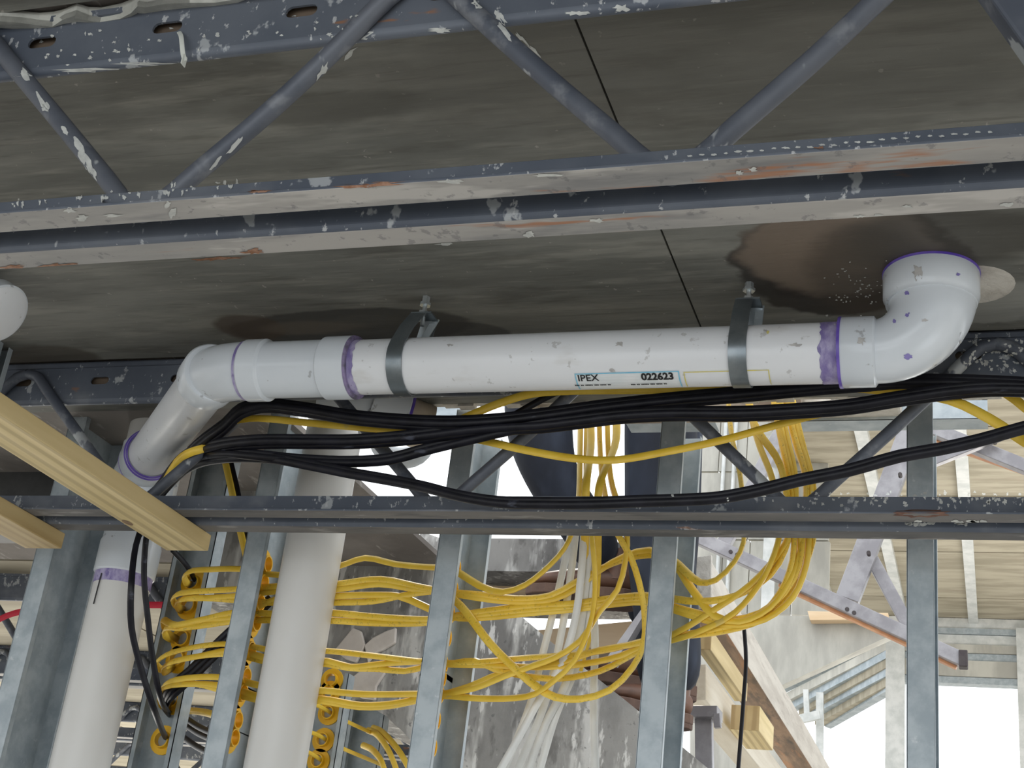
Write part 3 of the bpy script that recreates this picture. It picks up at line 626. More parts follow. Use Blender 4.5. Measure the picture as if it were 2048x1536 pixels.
G_loop = [(346, 1402, 2.62), (342, 1415, 2.44), (322, 1408, 2.36), (320, 1385, 2.32), (345, 1370, c), (395, 1368), (450, 1372, c)]
L1 = [(560, 1150), (672, 1134), (730, 1116), (790, 1128), (850, 1134), (893, 1137, c)]
L2 = [(560, 1172), (670, 1168), (760, 1158), (830, 1172), (890, 1183, c)]
L2b = [(560, 1182), (670, 1179), (760, 1168), (830, 1178), (890, 1185, c)]
L3 = [(560, 1196), (670, 1192), (740, 1190), (800, 1193), (860, 1218), (888, 1228, c)]
L4 = [(560, 1206), (670, 1205), (750, 1202), (810, 1190), (860, 1183), (890, 1182, c)]
L6 = [(555, 1228), (665, 1226), (740, 1233), (855, 1239), (888, 1235, c)]
L7 = [(555, 1240), (665, 1241), (750, 1246), (855, 1245), (888, 1238, c)]
L8 = [(545, 1300), (655, 1302), (740, 1311), (850, 1324), (886, 1326, c)]
L9 = [(545, 1318), (655, 1322), (700, 1334), (760, 1328), (850, 1323), (886, 1328, c)]
L10 = [(545, 1325), (655, 1328), (700, 1336), (760, 1338), (810, 1342), (850, 1334), (886, 1330, c)]
L11 = [(540, 1375), (645, 1381), (720, 1388), (840, 1388), (880, 1388, c)]
L12 = [(540, 1398), (640, 1397), (720, 1410), (780, 1408), (840, 1397), (880, 1390, c)]
L13 = [(540, 1404), (640, 1402), (720, 1414), (780, 1412), (840, 1400), (880, 1392, c)]
R1 = [(920, 1147), (960, 1172), (1005, 1184), (1050, 1170), (1100, 1130), (1130, 1095), (1145, 1062, 2.2), (1157, 1000), (1160, 900), (1162, 750, 2.3)]
tail = lambda x0, x1, x2, y=None: [(x0, 1062, 2.2), (x1, 975, 2.2), (x2, 750, 2.3)]
R2 = [(960, 1189), (1030, 1197), (1100, 1191), (1150, 1165), (1200, 1138), (1250, 1118), (1298, 1110, c), (1340, 1116), (1370, 1142), (1400, 1165), (1432, 1160), (1470, 1122), (1487, 1085)] + [(1488, 1040, 2.2), (1480, 950), (1463, 870), (1453, 750, 2.3)]
R3 = [(1000, 1201), (1060, 1203), (1110, 1197), (1150, 1178), (1200, 1140), (1250, 1112), (1298, 1100, c), (1345, 1122), (1375, 1165), (1400, 1200), (1430, 1232), (1480, 1243), (1540, 1215), (1580, 1160), (1600, 1100)] + [(1598, 1062, 2.2), (1585, 960), (1565, 870), (1543, 750, 2.3)]
R4 = [(980, 1221), (1060, 1212), (1150, 1207), (1220, 1197), (1290, 1191, c), (1348, 1198), (1400, 1203), (1470, 1192), (1540, 1150), (1570, 1100)] + [(1578, 1062, 2.2), (1560, 930), (1510, 850), (1492, 750, 2.3)]
R5 = [(980, 1228), (1060, 1220), (1150, 1213), (1220, 1203), (1290, 1198, c), (1348, 1214), (1400, 1228), (1460, 1240), (1520, 1226), (1570, 1185), (1598, 1130)] + [(1606, 1062, 2.2), (1612, 960), (1590, 880), (1560, 750, 2.3)]
R6 = [(920, 1236), (980, 1234), (1060, 1226), (1150, 1218), (1220, 1209), (1290, 1204, c), (1348, 1219), (1400, 1236), (1460, 1250), (1530, 1238), (1585, 1195), (1612, 1130)] + [(1618, 1062, 2.2), (1620, 960), (1598, 880), (1568, 750, 2.3)]
R7 = [(910, 1200), (932, 1224), (980, 1287), (1030, 1337), (1075, 1375), (1110, 1394), (1160, 1398), (1220, 1380), (1265, 1335), (1287, 1290), (1290, 1240), (1284, 1190), (1262, 1115), (1232, 1062, 2.2), (1205, 960), (1196, 750, 2.3)]
R8 = [(960, 1324), (1050, 1316), (1150, 1309), (1230, 1297), (1290, 1281, c), (1348, 1274), (1450, 1262), (1530, 1236), (1590, 1175), (1620, 1105)] + [(1629, 1062, 2.2), (1626, 970), (1603, 880), (1574, 750, 2.3)]
R9 = [(1000, 1331), (1050, 1334), (1150, 1330), (1240, 1312), (1290, 1290, c), (1348, 1268), (1420, 1225), (1500, 1170), (1555, 1110)] + [(1582, 1062, 2.2), (1590, 960), (1572, 870), (1550, 750, 2.3)]
R10 = [(950, 1322), (990, 1338), (1050, 1352), (1120, 1357), (1200, 1342), (1270, 1306), (1310, 1282, c), (1360, 1272), (1440, 1255), (1510, 1238), (1560, 1185), (1585, 1120)] + [(1588, 1062, 2.2), (1578, 960), (1560, 870), (1538, 750, 2.3)]
R11 = [(950, 1376), (1010, 1352), (1070, 1330), (1110, 1315), (1160, 1282), (1200, 1222), (1235, 1180), (1251, 1120), (1254, 1062, 2.2), (1222, 960), (1212, 750, 2.3)]
R12 = [(940, 1372), (1000, 1347), (1060, 1334), (1130, 1322), (1200, 1300), (1260, 1290), (1290, 1284, c), (1345, 1280), (1400, 1262), (1470, 1225), (1530, 1150)] + [(1560, 1062, 2.2), (1545, 960), (1515, 880), (1484, 750, 2.3)]
R13 = [(960, 1397), (1030, 1396), (1070, 1388), (1110, 1360), (1150, 1320), (1185, 1230), (1190, 1150), (1182, 1062, 2.2), (1172, 960), (1176, 750, 2.3)]
ycab = [
 (A_loop + L1 + R1, 'highest yellow cable between the studs, looping up by the white cables', yel),
 (B_loop + L2 + R2, 'yellow cable dipping behind the jeans then rising under the right slab edge', yel_print),
 (C_loop + L2b + R3, 'yellow cable arching highest in front of the jeans, then swinging right', yel),
 (C_loop[:-1] + [(475, 1200, c)] + L4 + R7, 'yellow cable falling steeply across the bundle and curling below the knee stud', yel_print),
 (D_loop + L6 + R4, 'upper cable of the middle yellow bundle, first to turn up at right', yel_print),
 (D2_loop + L7 + R5, 'middle cable of the middle yellow bundle passing the jeans', yel_print),
 (D_loop[:-1] + [(470, 1234, c)] + L3 + R6, 'lowest cable of the middle yellow bundle with a kink left of the centre stud', yel),
 (E_loop + L8 + R8, 'outermost yellow cable of the big right-hand loop', yel_print),
 (E2_loop + L9 + R9, 'yellow cable of the lower bundle crossing the loop diagonally at right', yel),
 (E2_loop[:-1] + [(465, 1308, c)] + L10 + R10, 'yellow cable of the lower bundle sagging below the others before the jeans', yel_print),
 (F_loop + L11 + R11, 'yellow cable rising from the lowest bushing to the slab beside the white cables', yel),
 (G_loop + L12 + R12, 'yellow cable from the lowest bundle joining the lower loop at right', yel),
 (G_loop[:-1] + [(450, 1382, c)] + L13 + R13, 'lowest yellow cable, nearly flat right of the centre stud', yel),
]
for p, l_, mm in ycab: cable('yellow_cable', p, l_, 'y', m_=mm)
for i, (x0, x1, x2) in enumerate(((1172, 1182, 1172), (1198, 1232, 1222))):
    cable('yellow_cable', [(x2, 750, 2.3), (x1, 880, 2.25), (x0, 975, 2.2), (x0 - 2, 1062), (x0 - 4, 1150, 2.28), (x0 - 12, 1230), (x0 - 40, 1340, 2.4)],
        ['extra yellow riser cable in the middle of the drop before the sky', 'yellow riser cable nearest the jeans in the drop'][i], 'y')
wc = [[(1150, 1000, 2.3), (1143, 1062, 2.28), (1126, 1140), (1110, 1210), (1085, 1310), (1060, 1410), (1012, 1530), (1000, 1560, 2.35)],
      [(1160, 1000, 2.3), (1152, 1062, 2.27), (1140, 1160), (1120, 1280), (1092, 1400), (1035, 1540, 2.35)],
      [(1172, 1000, 2.3), (1168, 1062, 2.25), (1163, 1140), (1150, 1240), (1122, 1330), (1078, 1400), (1040, 1470), (1000, 1540, 2.3)],
      [(1184, 1000, 2.3), (1180, 1062, 2.26), (1170, 1180), (1158, 1270), (1130, 1370), (1090, 1450), (1055, 1545, 2.35)],
      [(1200, 1000, 2.3), (1196, 1062, 2.27), (1180, 1180), (1172, 1260), (1150, 1340), (1112, 1430), (1078, 1545, 2.35)],
      [(1178, 1000, 2.34), (1180, 1090), (1184, 1160), (1190, 1280), (1187, 1400), (1191, 1540, 2.34)]]
wl = ['leftmost white cable of the drop, fanning to the lower left', 'white cable second from left in the slanting drop', 'white cable crossing over the others in front of the drop', 'white cable in the middle of the slanting drop', 'rightmost slanting white cable of the drop', 'single white cable hanging straight down right of the white drop']
for p, l_ in zip(wc, wl): cable('white_cable', p, l_, 'w', r=(.0068, .004))
# black and yellow cables draped along the second joist
ba = [(296, 1062, 2.1), (300, 1010, 2.12), (318, 978, 2.1)]
top = [(450, 852, 1.93), (482, 822, 1.9), (520, 811), (600, 818), (700, 834), (800, 843), (900, 847), (1000, 842), (1100, 830), (1200, 816), (1350, 800), (1500, 787), (1650, 773), (1800, 764), (1950, 766), (2080, 772, 1.9), (2500, 800, 1.88), (3300, 830, 1.86)]
def bundle(base, offs, labels):
    for (dy, dY), l_ in zip(offs, labels):
        cable('black_cable', [(p[0] + dy * .3, p[1] + dy) + ((p[2] + dY,) if len(p) > 2 else ()) for p in base], l_, 'b')
base1 = [(276, 1062, 2.12), (300, 1005, 2.1), (340, 955, 2.05), (400, 890, 1.97)] + top
bundle(base1, [(-8, 0), (0, -.008), (8, .0)], ['top black cable of the upper bundle along the joist', 'front black cable of the upper bundle along the joist', 'lower black cable of the upper bundle along the joist'])
base2 = [(276, 1062, 2.14), (300, 1010, 2.12), (325, 968, 2.1), (365, 918, 2.03), (430, 892, 1.95), (520, 882, 1.91), (620, 882), (700, 882), (780, 877), (850, 870), (930, 860), (1000, 854), (1080, 850), (1150, 842), (1230, 832), (1330, 826), (1480, 826), (1600, 820), (1700, 812), (1800, 796), (1900, 782), (1980, 776), (2080, 778, 1.88), (2500, 790, 1.88), (3300, 850, 1.86)]
bundle(base2, [(-6, .0), (2, -.01), (9, 0)], ['top black cable of the second bundle below the drain pipe', 'front black cable of the second bundle below the drain pipe', 'lower black cable of the second bundle below the drain pipe'])
base3 = [(280, 1062, 2.14), (303, 1010, 2.12), (328, 972, 2.1), (375, 925, 2.03), (440, 908, 1.95), (520, 914, 1.92), (600, 922), (700, 926), (780, 921), (840, 905), (900, 890), (960, 876), (1020, 862), (1100, 850), (1180, 843), (1260, 836, 1.9)]
bundle(base3, [(-7, .0), (1, -.008)], ['upper black cable bowing down before the bright opening', 'lower black cable bowing down before the bright opening'])
base4 = [(283, 1062, 2.14), (305, 1012, 2.12), (332, 975, 2.1), (380, 932, 2.03), (450, 915, 1.95), (540, 916, 1.92), (620, 930, 1.9), (700, 946), (780, 960), (850, 974), (920, 992, 1.86), (1000, 1004), (1080, 1006), (1180, 1006), (1290, 1002), (1360, 1000), (1440, 995), (1520, 980), (1600, 960), (1700, 940), (1800, 912), (1880, 898), (1960, 880), (2080, 848, 1.82), (2400, 800, 1.8), (3200, 840, 1.8)]
bundle(base4, [(-4, .0), (4, -.006), (2, .012)], ['upper black cable of the long sag over the joist bottom chord', 'front black cable of the long sag over the joist bottom chord', 'rear black cable of the long sag over the joist bottom chord'])
cable('yellow_cable', [(330, 962, 2.0), (352, 925, 1.98), (385, 903, 1.95), (430, 893, 1.97), (500, 886, 1.99), (600, 884, 1.99)], 'short yellow cable above the black fan where it leaves the left stack', 'y')
cable('yellow_cable', [(400, 900, 2.0), (428, 872, 1.95), (455, 848), (500, 837), (540, 838), (620, 846), (720, 855), (790, 861), (860, 866), (950, 878), (1050, 900), (1150, 917), (1230, 920), (1330, 904), (1450, 879), (1550, 851), (1640, 828), (1720, 812, 1.93)], 'yellow cable sagging across the bright opening in front of the studs', 'y')
cable('yellow_cable', [(860, 866, 1.96), (935, 833, 1.93), (1000, 806), (1065, 787), (1150, 781), (1300, 779), (1450, 774), (1600, 775), (1700, 775), (1790, 783), (1900, 800, 1.9), (1980, 838), (2080, 900, 1.88), (2400, 1010, 1.86), (3000, 1000, 1.86)], 'yellow cable running tight under the long drain pipe to the right edge', 'y', r=(.0075, .004))
cable('yellow_cable', [(1800, 786, 1.95), (1870, 778), (1950, 762), (2010, 785), (2080, 835, 1.95), (2400, 960, 1.95), (3000, 940, 1.95)], 'yellow cable arching over the black ones at the right edge', 'y')
cable('black_cable', [(960, 858, 1.95), (1010, 840), (1060, 812), (1110, 786), (1150, 776), (1250, 775, 1.95)], 'short black cable climbing to the underside of the drain pipe', 'b')
# vertical black cables beside the left stack
cable('black_cable', [(285, 1050, 2.1), (272, 1090, 2.1), (262, 1180, 2.08), (263, 1255), (280, 1330), (305, 1410, 2.2), (328, 1468, 2.38), (336, 1482, 2.5)], 'left of two black cables hanging beside the left stack', 'b')
cable('black_cable', [(300, 1040, 2.12), (292, 1080, 2.12), (288, 1150), (296, 1240), (306, 1320), (318, 1385, 2.25), (338, 1425, 2.44), (350, 1432, 2.6)], 'right of two black cables hanging beside the left stack', 'b')
for i, (dx, dy) in enumerate(((-7, -6), (0, 0), (7, 7))):
    cable('black_cable', [(540, 1200 + dy, 2.3), (470 + dx, 1262 + dy, 2.28), (430 + dx, 1300 + dy), (385 + dx, 1345 + dy), (345 + dx, 1380 + dy, 2.3), (330 + dx * .5, 1410, 2.36), (338, 1430, 2.44), (352, 1436, 2.6)],
        ['upper black cable slanting down to the bushings left of the middle stack', 'middle black cable slanting down to the bushings left of the middle stack', 'lower black cable slanting down to the bushings left of the middle stack'][i], 'b')
for i, dy in enumerate((0, 13, 42)):
    cable('black_cable', [(360, 1428 + dy, 2.6), (400, 1455 + dy, 2.5), (445, 1470 + dy, 2.4), (520, 1480 + dy, 2.35)], ['upper black cable curving right low behind the rear stud', 'second black cable curving right low behind the rear stud', 'lowest black cable at the bottom left of the middle stack'][i], 'b')
cable('yellow_cable', [(365, 1420, 2.6), (410, 1425, 2.5), (460, 1440, 2.4)], 'short yellow cable low between the rear stud and its neighbour', 'y')
cable('yellow_cable', [(445, 900, 2.35), (462, 975, 2.35), (480, 1060), (492, 1110, 2.35), (500, 1160, 2.3)], 'yellow cable falling behind the second joist left of the middle stack', 'y')
cable('black_cable', [(455, 900, 2.36), (473, 975, 2.36), (490, 1060), (505, 1120, 2.36)], 'black cable falling beside a yellow one left of the middle stack', 'b')
cable('black_cable', [(345, 1100, 2.3), (372, 1130, 2.36), (390, 1160, 2.44), (392, 1172, 2.6)], 'short black cable entering the topmost rear bushing', 'b')
cable('black_cable', [(1488, 1255, 2.6), (1492, 1320), (1487, 1400), (1476, 1545, 2.6)], 'thin black cord hanging in front of the sloping timber', 'b', r=(.0038, .0038))
for i, (x0, y0, x1, y1) in enumerate(((755, 1470, 800, 1560), (765, 1465, 830, 1560), (745, 1500, 775, 1560))):
    cable('yellow_cable', [(x0 - 20, y0 - 10, 3.3), (x0, y0, 3.25), ((x0 + x1)/2 + 4, (y0+y1)/2 - 5, 3.2), (x1, y1, 3.2)], ['left yellow cable at the bottom edge right of the middle stack', 'right yellow cable at the bottom edge left of the centre stud', 'innermost yellow cable at the bottom edge by the far stud'][i], 'y', r=(.008, .005))
for i in range(3):
    for k, p in enumerate(cb[3:4] + cb[4:5] + cb[2:3]):
        if k != i: continue
        q = at(610 - 4 * i, [1462, 1500, 1400][i], Y=2.9)
        o = MB().sweep(spline([q, q.lerp(p, .6) + Vector((0, 0, .004)), p + Vector((0, .05, 0)), p + Vector((.02, .3, 0))], .02), (.005, .003), 8).build('yellow_cable', yel)
        tag(o, ['yellow cable through the second-lowest far bushing', 'yellow cable through the lowest far bushing', 'yellow cable through the middle far bushing'][i], 'cable')
# ------------------------------------------------------------------ stair and opening
YW = 3.16
stair = empty('concrete_stair', at(900, 1300, Y=YW), 'grey concrete stair flight seen from below behind the yellow cables', 'stair')
edge = [(555, 1104), (640, 1105), (880, 1112), (905, 1140), (945, 1165), (1010, 1205), (1110, 1290), (1180, 1345), (1250, 1400), (1330, 1465), (1480, 1590)]
low = [(1250, 1800), (960, 1590), (870, 1525), (835, 1490), (822, 1482), (805, 1462), (790, 1450), (770, 1430), (753, 1421), (735, 1405), (705, 1385), (690, 1370), (650, 1355), (555, 1345)]
poly = [at(x, y, Y=YW) for x, y in edge + low]
MB().prism(poly, (0, .95, 0)).build('flight', concrete, stair)
# torn wrap / spatter lumps on the flight
for pl in ([(705, 1255), (722, 1262), (730, 1290), (712, 1325), (690, 1318), (668, 1300)], [(770, 1262), (792, 1255), (790, 1285), (765, 1300), (752, 1305), (735, 1325), (728, 1290), (745, 1275)], [(690, 1366), (720, 1340), (770, 1345), (752, 1372), (750, 1400), (720, 1395)]):
    MB().prism([at(x, y, Y=YW - .012) for x, y in pl], (0, .011, 0)).build('plaster_lump', film, stair, bevel=.003)
land = MB().prism([at(x, y, Y=3.75) for x, y in [(840, 1062), (880, 1076), (1168, 1078), (1240, 1085), (1240, 1142), (1060, 1143), (950, 1141), (840, 1142)]], (0, .5, 0))
tag(land.build('landing_slab', concrete), 'speckled concrete landing edge below the bright opening', 'slab')
tag(MB().prism([at(x, y, Y=3.9) for x, y in [(900, 1143), (1240, 1143), (1240, 1168), (900, 1196)]], (0, .04, 0)).build('plank', warm_ply), 'sunlit warm plank under the concrete landing edge', 'plank')
tag(MB().prism([at(x, y, Y=4.0) for x, y in [(1060, 1262), (1290, 1240), (1310, 1290), (1080, 1300)]], (0, .04, 0)).build('plank', warm_ply), 'orange sunlit plank between the white cables and the jeans', 'plank')
tag(MB().prism([at(x, y, Y=4.05) for x, y in [(1000, 1296), (1300, 1280), (1290, 1310), (1150, 1330)]], (0, .05, 0)).build('plank', lumber_gr), 'grey plank below the orange sunlit plank', 'plank')
tag(MB().prism([at(x, y, Y=3.3) for x, y in [(1210, 1320), (1285, 1215), (1292, 1222), (1228, 1328)]], (0, .04, 0)).build('brace_strip', alum), 'thin grey strip leaning beside the left knee', 'strip')
# slab edge timber form (pale block) over the right cables
tag(MB().prism([at(x, y, Y=2.46) for x, y in [(1598, 776), (1800, 776), (1800, 806), (1610, 812), (1600, 800)]], (0, .12, 0)).build('form_block', slab_edge, bevel=.006), 'pale mortar-crusted block at the slab edge right of the cable drop', 'block')
tag(MB().box((at(1210, 812, Y=2.43).x, 2.435, at(1210, 832, Y=2.43).z), (at(1600, 812, Y=2.43).x, 2.47, at(1400, 765, Y=2.43).z)).build('form_board', MT('splintered_form_timber', (.16, .12, .09), (.42, .36, .3), 6, (1, 6, 8), .9, bump=.6, layers=[((.1, .06, .04), 8, .52, .62, .8, (1, 5, 6))])), 'splintered wooden board at the slab edge above the cable drop', 'board')
# steel angle / header pieces
def track(pts, Yt, h_px, label, m_=galv, d=.05, name='steel_track'):
    (xa, ya), (xb, yb) = pts; a = at(xa, ya, Y=Yt); b = at(xb, yb, Y=Yt); a2 = at(xa, ya + h_px, Y=Yt)
    hh = a.z - a2.z; t_ = empty(name, ((a.x+b.x)/2, Yt, a.z - hh), label, 'track')
    MB().box((a.x, Yt, a.z - hh), (b.x, Yt + .0015, a.z)).build('face', m_, t_); MB().box((a.x, Yt, a.z - .0015), (b.x, Yt + d, a.z)).build('upper_leg', m_, t_); MB().box((a.x, Yt, a.z - hh - .0001), (b.x, Yt + d, a.z - hh + .0015)).build('lower_leg', m_, t_)
track(((1592, 806), (1975, 806)), 2.52, 37, 'galvanised header track behind the right stud')
track(((1255, 806), (1432, 806)), 2.52, 40, 'short galvanised header track above the jeans')
track(((820, 800), (930, 800)), 2.6, 40, 'short galvanised track left of the centre stud, under the drain pipe')
track(((140, 806), (262, 806)), 2.5, 30, 'dark galvanised track behind the left end of the second joist')
for i, (x0, y0, s) in enumerate(((170, 800, 60), (440, 830, 90))):
    a = at(x0, y0, Y=2.5); 
# conduit through the opening above the left
cdt = MB().sweep([at(420, 838, Y=2.5), at(560, 842, Y=2.5)], .012, 16).build('conduit', galv_bright, smooth=40); tag(cdt, 'short horizontal galvanised conduit left of the middle stack', 'conduit')
wb = MB().prism([at(x, y, Y=2.62) for x, y in [(395, 800), (560, 800), (560, 1200), (395, 1200)]], (0, .1, 0)).build('concrete_pier', concrete); tag(wb, 'brown-grey concrete pier behind the joist left of the middle stack', 'pier')
dk = MB().box((-2.9, 2.5, H - .15), (-1.86, 2.56, H)).build('dark_backing_panel', MT('dark_backing', (.035, .035, .036), (.06, .06, .06), 10)); tag(dk, 'dark panel behind the left end of the second joist, above the braces', 'panel')  # plain dark sheet filling the black zone behind the joist end
# ------------------------------------------------------------------ timbers along the stair, right
def yprism(pxs, Y0, Y1, m_, name, label, cat, par=None, bevel=.003):
    """beam parallel to Y whose near end is outlined in the plane Y0"""
    o = MB().prism([at(x, y, Y=Y0) for x, y in pxs], (0, Y1 - Y0, 0)).build(name, m_, par, bevel=bevel)
    return tag(o, label, cat)
p0 = at(1392, 1215, Y=3.9); 
under_m = MT('form_stained_timber', (.2, .14, .1), (.36, .24, .16), 5, (5, .5, 5), .85, bump=.3, layers=[((.1, .085, .075), 4, .5, .66, .8, (4, .8, 4)), ((.42, .22, .12), 6, .55, .68, .7, (5, .6, 5))])
lumber_pale2 = MT('grey_pale_timber', (.46, .42, .37), (.58, .54, .48), 5, (4, .5, 4), .85, bump=.2, layers=[((.32, .28, .24), 8, .56, .7, .5, (4, .6, 4))])
tb = empty('timber_beam', p0, 'weathered rust-stained timber beam running away from the jeans to lower right', 'beam')
bmb = MB().prism([at(x, y, Y=3.9) for x, y in [(1350, 1130), (1422, 1120), (1422, 1215), (1350, 1223)]], (0, 3.6, 0)); bmb.mi = [0, 0, 0, 0, 1, 0]
bmb.build('beam', [lumber_pale2, under_m], tb, bevel=.003)
yprism([(1352, 1120), (1423, 1109), (1423, 1213), (1352, 1221)], 3.885, 3.9, slab_edge, 'crusted_end', None, None, tb)
tb2 = yprism([(1360, 1330), (1412, 1328), (1412, 1400), (1360, 1402)], 4.3, 8, lumber_pale, 'timber_beam', 'lower pale timber beam running to the bottom edge beside the ladder', 'beam')
def block(x0, y0, x1, y1, Y0, L_, label):
    b_ = empty('timber_block', at(x0, y1, Y=Y0), label, 'block'); a = at(x0, y0, Y=Y0); b = at(x1, y1, Y=Y0); 
    MB().box((a.x, Y0, b.z), (b.x, Y0 + L_, a.z)).build('block', lumber, b_, bevel=.002)
    MB().box((a.x + .001, Y0 - .002, b.z + .001), (b.x - .001, Y0, a.z - .001)).build('sawn_end', endgrain, b_)
block(1463, 1409, 1518, 1462, 4.6, .32, 'square timber block with rings in its end, below the beam')
block(1396, 1258, 1422, 1300, 3.75, .62, 'longer timber block right of the jeans under the beam')
# ------------------------------------------------------------------ stepladder
def bars(name, segs, label, cat, group=None):
    e = empty(name, at(segs[0][0][0], segs[0][0][1], Y=segs[0][2]), label, cat, group)
    for (a, b, Ya, w, dpt, m_, pn) in segs:
        Yb = Ya if not isinstance(Ya, tuple) else Ya[1]; Y0 = Ya if not isinstance(Ya, tuple) else Ya[0]
        p, q = at(a[0], a[1], Y=Y0), at(b[0], b[1], Y=Yb)
        MB().bar(p, q, dpt, w, (0, 1, 0)).build(pn, m_, e, bevel=.002)
    return e
bars('stepladder', [((1230, 1429), (1440, 1429), 4.1, .032, .09, alum, 'step'), ((1408, 1436), (1412, 1700), 4.1, .05, .03, alum, 'rail'), ((1434, 1428), (1436, 1456), 4.05, .02, .02, alum, 'hinge'),
    ((1330, 1440), (1330, 1700), 4.1, .05, .03, alum, 'rail')], 'aluminium stepladder top under the right boot', 'ladder')
ld = empty('extension_ladder', at(1650, 1200, Y=6.0), 'big aluminium ladder with orange rail seen from below at right', 'ladder')
def lbar(a, b, w, d, m_, n, Y0=6.0, Y1=None):
    p, q = at(*a, Y=Y0), at(*b, Y=Y1 or Y0); return MB().bar(p, q, d, w, (0, 1, 0)).build(n, m_, ld, bevel=.003)
lbar((1400, 1078), (1928, 1322), .058, .05, alum, 'side_rail'); lbar((1560, 1168), (1915, 1332), .03, .04, fibre, 'orange_edge', 6.03)
lbar((1830, 840), (1695, 1200), .10, .05, alum, 'side_rail', 6.06); lbar((1570, 850), (1440, 1105), .065, .045, alum, 'side_rail', 6.15); lbar((1745, 1120), (1822, 1262), .055, .04, alum, 'brace', 6.1)
lbar((1830, 845), (2060, 938), .06, .05, alum, 'side_rail', 6.2); lbar((1850, 868), (2060, 940), .05, .05, fibre, 'brown_step', 6.25); lbar((1840, 935), (2000, 872), .04, .04, alum, 'brace', 6.12)
e_ = at(1928, 1322, Y=5.98); MB().box(e_ - Vector((.02, .03, .03)), e_ + Vector((.015, .03, .04))).build('rubber_foot', rubber, ld, bevel=.004)
for a in ((1461, 1103), (1474, 1109), (1737, 1105), (1694, 1218), (1708, 1225), (1800, 948), (1990, 881)):
    p = at(*a, Y=5.97); MB().sweep([p, p + Vector((0, .03, 0))], .009, 10).build('rivet', rubber, ld)
# ------------------------------------------------------------------ upper floor
ZU = CZ + 3.6
uc = empty('ceiling_upper', (0, 10, ZU), kind='structure')
yb = at(1900, 1235, Z=3.6).y; xl = at(1585, 1000, Z=3.6).x
prevx = xl
for i in range(4):
    for j in range(5):
        y0 = 7.2 + j * 1.22; y1 = min(y0 + 1.2, yb)
        if y0 < yb: MB().box((xl + i * 2.44, y0, ZU), (xl + i * 2.44 + 2.42, y1, ZU + .02)).build('plywood_sheet', ply_far, uc)
MB().box((xl, 7.2, ZU + .02), (xl + 9.7, yb + .3, ZU + .15)).build('roof_deck', concrete, uc)
for i in range(6):
    x = at(1752, 1000, Z=3.55).x + (i - 1) * (at(1929, 1000, Z=3.55).x - at(1752, 1000, Z=3.55).x)
    if x > xl: MB().box((x - .04, 7.2, ZU - .05), (x + .04, yb, ZU)).build('furring_channel', galv_bright, uc)
MB().box((xl, 7.15, ZU - .03), (xl + 9, 7.22, ZU + .15)).build('deck_edge', galv_bright, uc)
# header wall with tracks above the window, and the window itself
wl_ = empty('wall_back', (0, yb, ZU - 1), kind='structure')
def wz(y, x=1900): return at(x, y, Y=yb).z
bands = [(1235, 1256, galv_bright), (1256, 1268, galv), (1268, 1288, galv_bright), (1288, 1305, board), (1305, 1320, galv), (1320, 1352, board), (1352, 1366, galv)]
cx = at(1772, 1270, Y=yb).x
for i, (ya, yb_, m_) in enumerate(bands):
    MB().box((cx if i else xl, yb - .02 * (i % 2), wz(yb_)), (cx + 9, yb + .12, wz(ya) - .004)).build('header_track', m_, wl_)
for px_ in (2036, 1845 + 400, 1772):
    x = at(px_, 1400, Y=yb).x; MB().box((x, yb - .07, 0), (x + .16, yb + .12, wz(1256))).build('window_post', galv_bright, wl_)
# diagonal bay side wall: header tracks running back from the corner post
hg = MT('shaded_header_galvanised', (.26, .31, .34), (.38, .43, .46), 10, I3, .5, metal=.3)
c0 = Vector((cx, yb, 0)); far = at(1560, 1366, Y=yb + 2.2)
fd = far - at(1790, 1262, Y=yb); 
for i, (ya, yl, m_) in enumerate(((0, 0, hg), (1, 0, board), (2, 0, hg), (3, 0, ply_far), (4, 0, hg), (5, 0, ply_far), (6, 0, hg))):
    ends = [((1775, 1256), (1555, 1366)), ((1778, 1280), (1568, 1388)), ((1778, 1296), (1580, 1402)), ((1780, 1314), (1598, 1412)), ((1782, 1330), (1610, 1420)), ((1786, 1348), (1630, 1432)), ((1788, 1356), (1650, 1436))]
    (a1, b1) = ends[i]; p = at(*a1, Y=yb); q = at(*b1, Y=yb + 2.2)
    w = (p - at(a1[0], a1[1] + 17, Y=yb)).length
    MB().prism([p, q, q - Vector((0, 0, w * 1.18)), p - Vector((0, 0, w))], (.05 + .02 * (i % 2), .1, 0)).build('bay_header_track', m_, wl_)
for (a, b, w, dy) in (((1640, 1386), (1640, 1540), .07, 1.2), ((1612, 1380), (1614, 1432), .05, 1.13), ((1602, 1438), (1640, 1430), .08, 1.06)):
    p, q = at(*a, Y=yb + dy), at(*b, Y=yb + dy); MB().bar(p, q, .06, w, (0, 1, 0)).build('bay_stud', galv_bright, wl_)
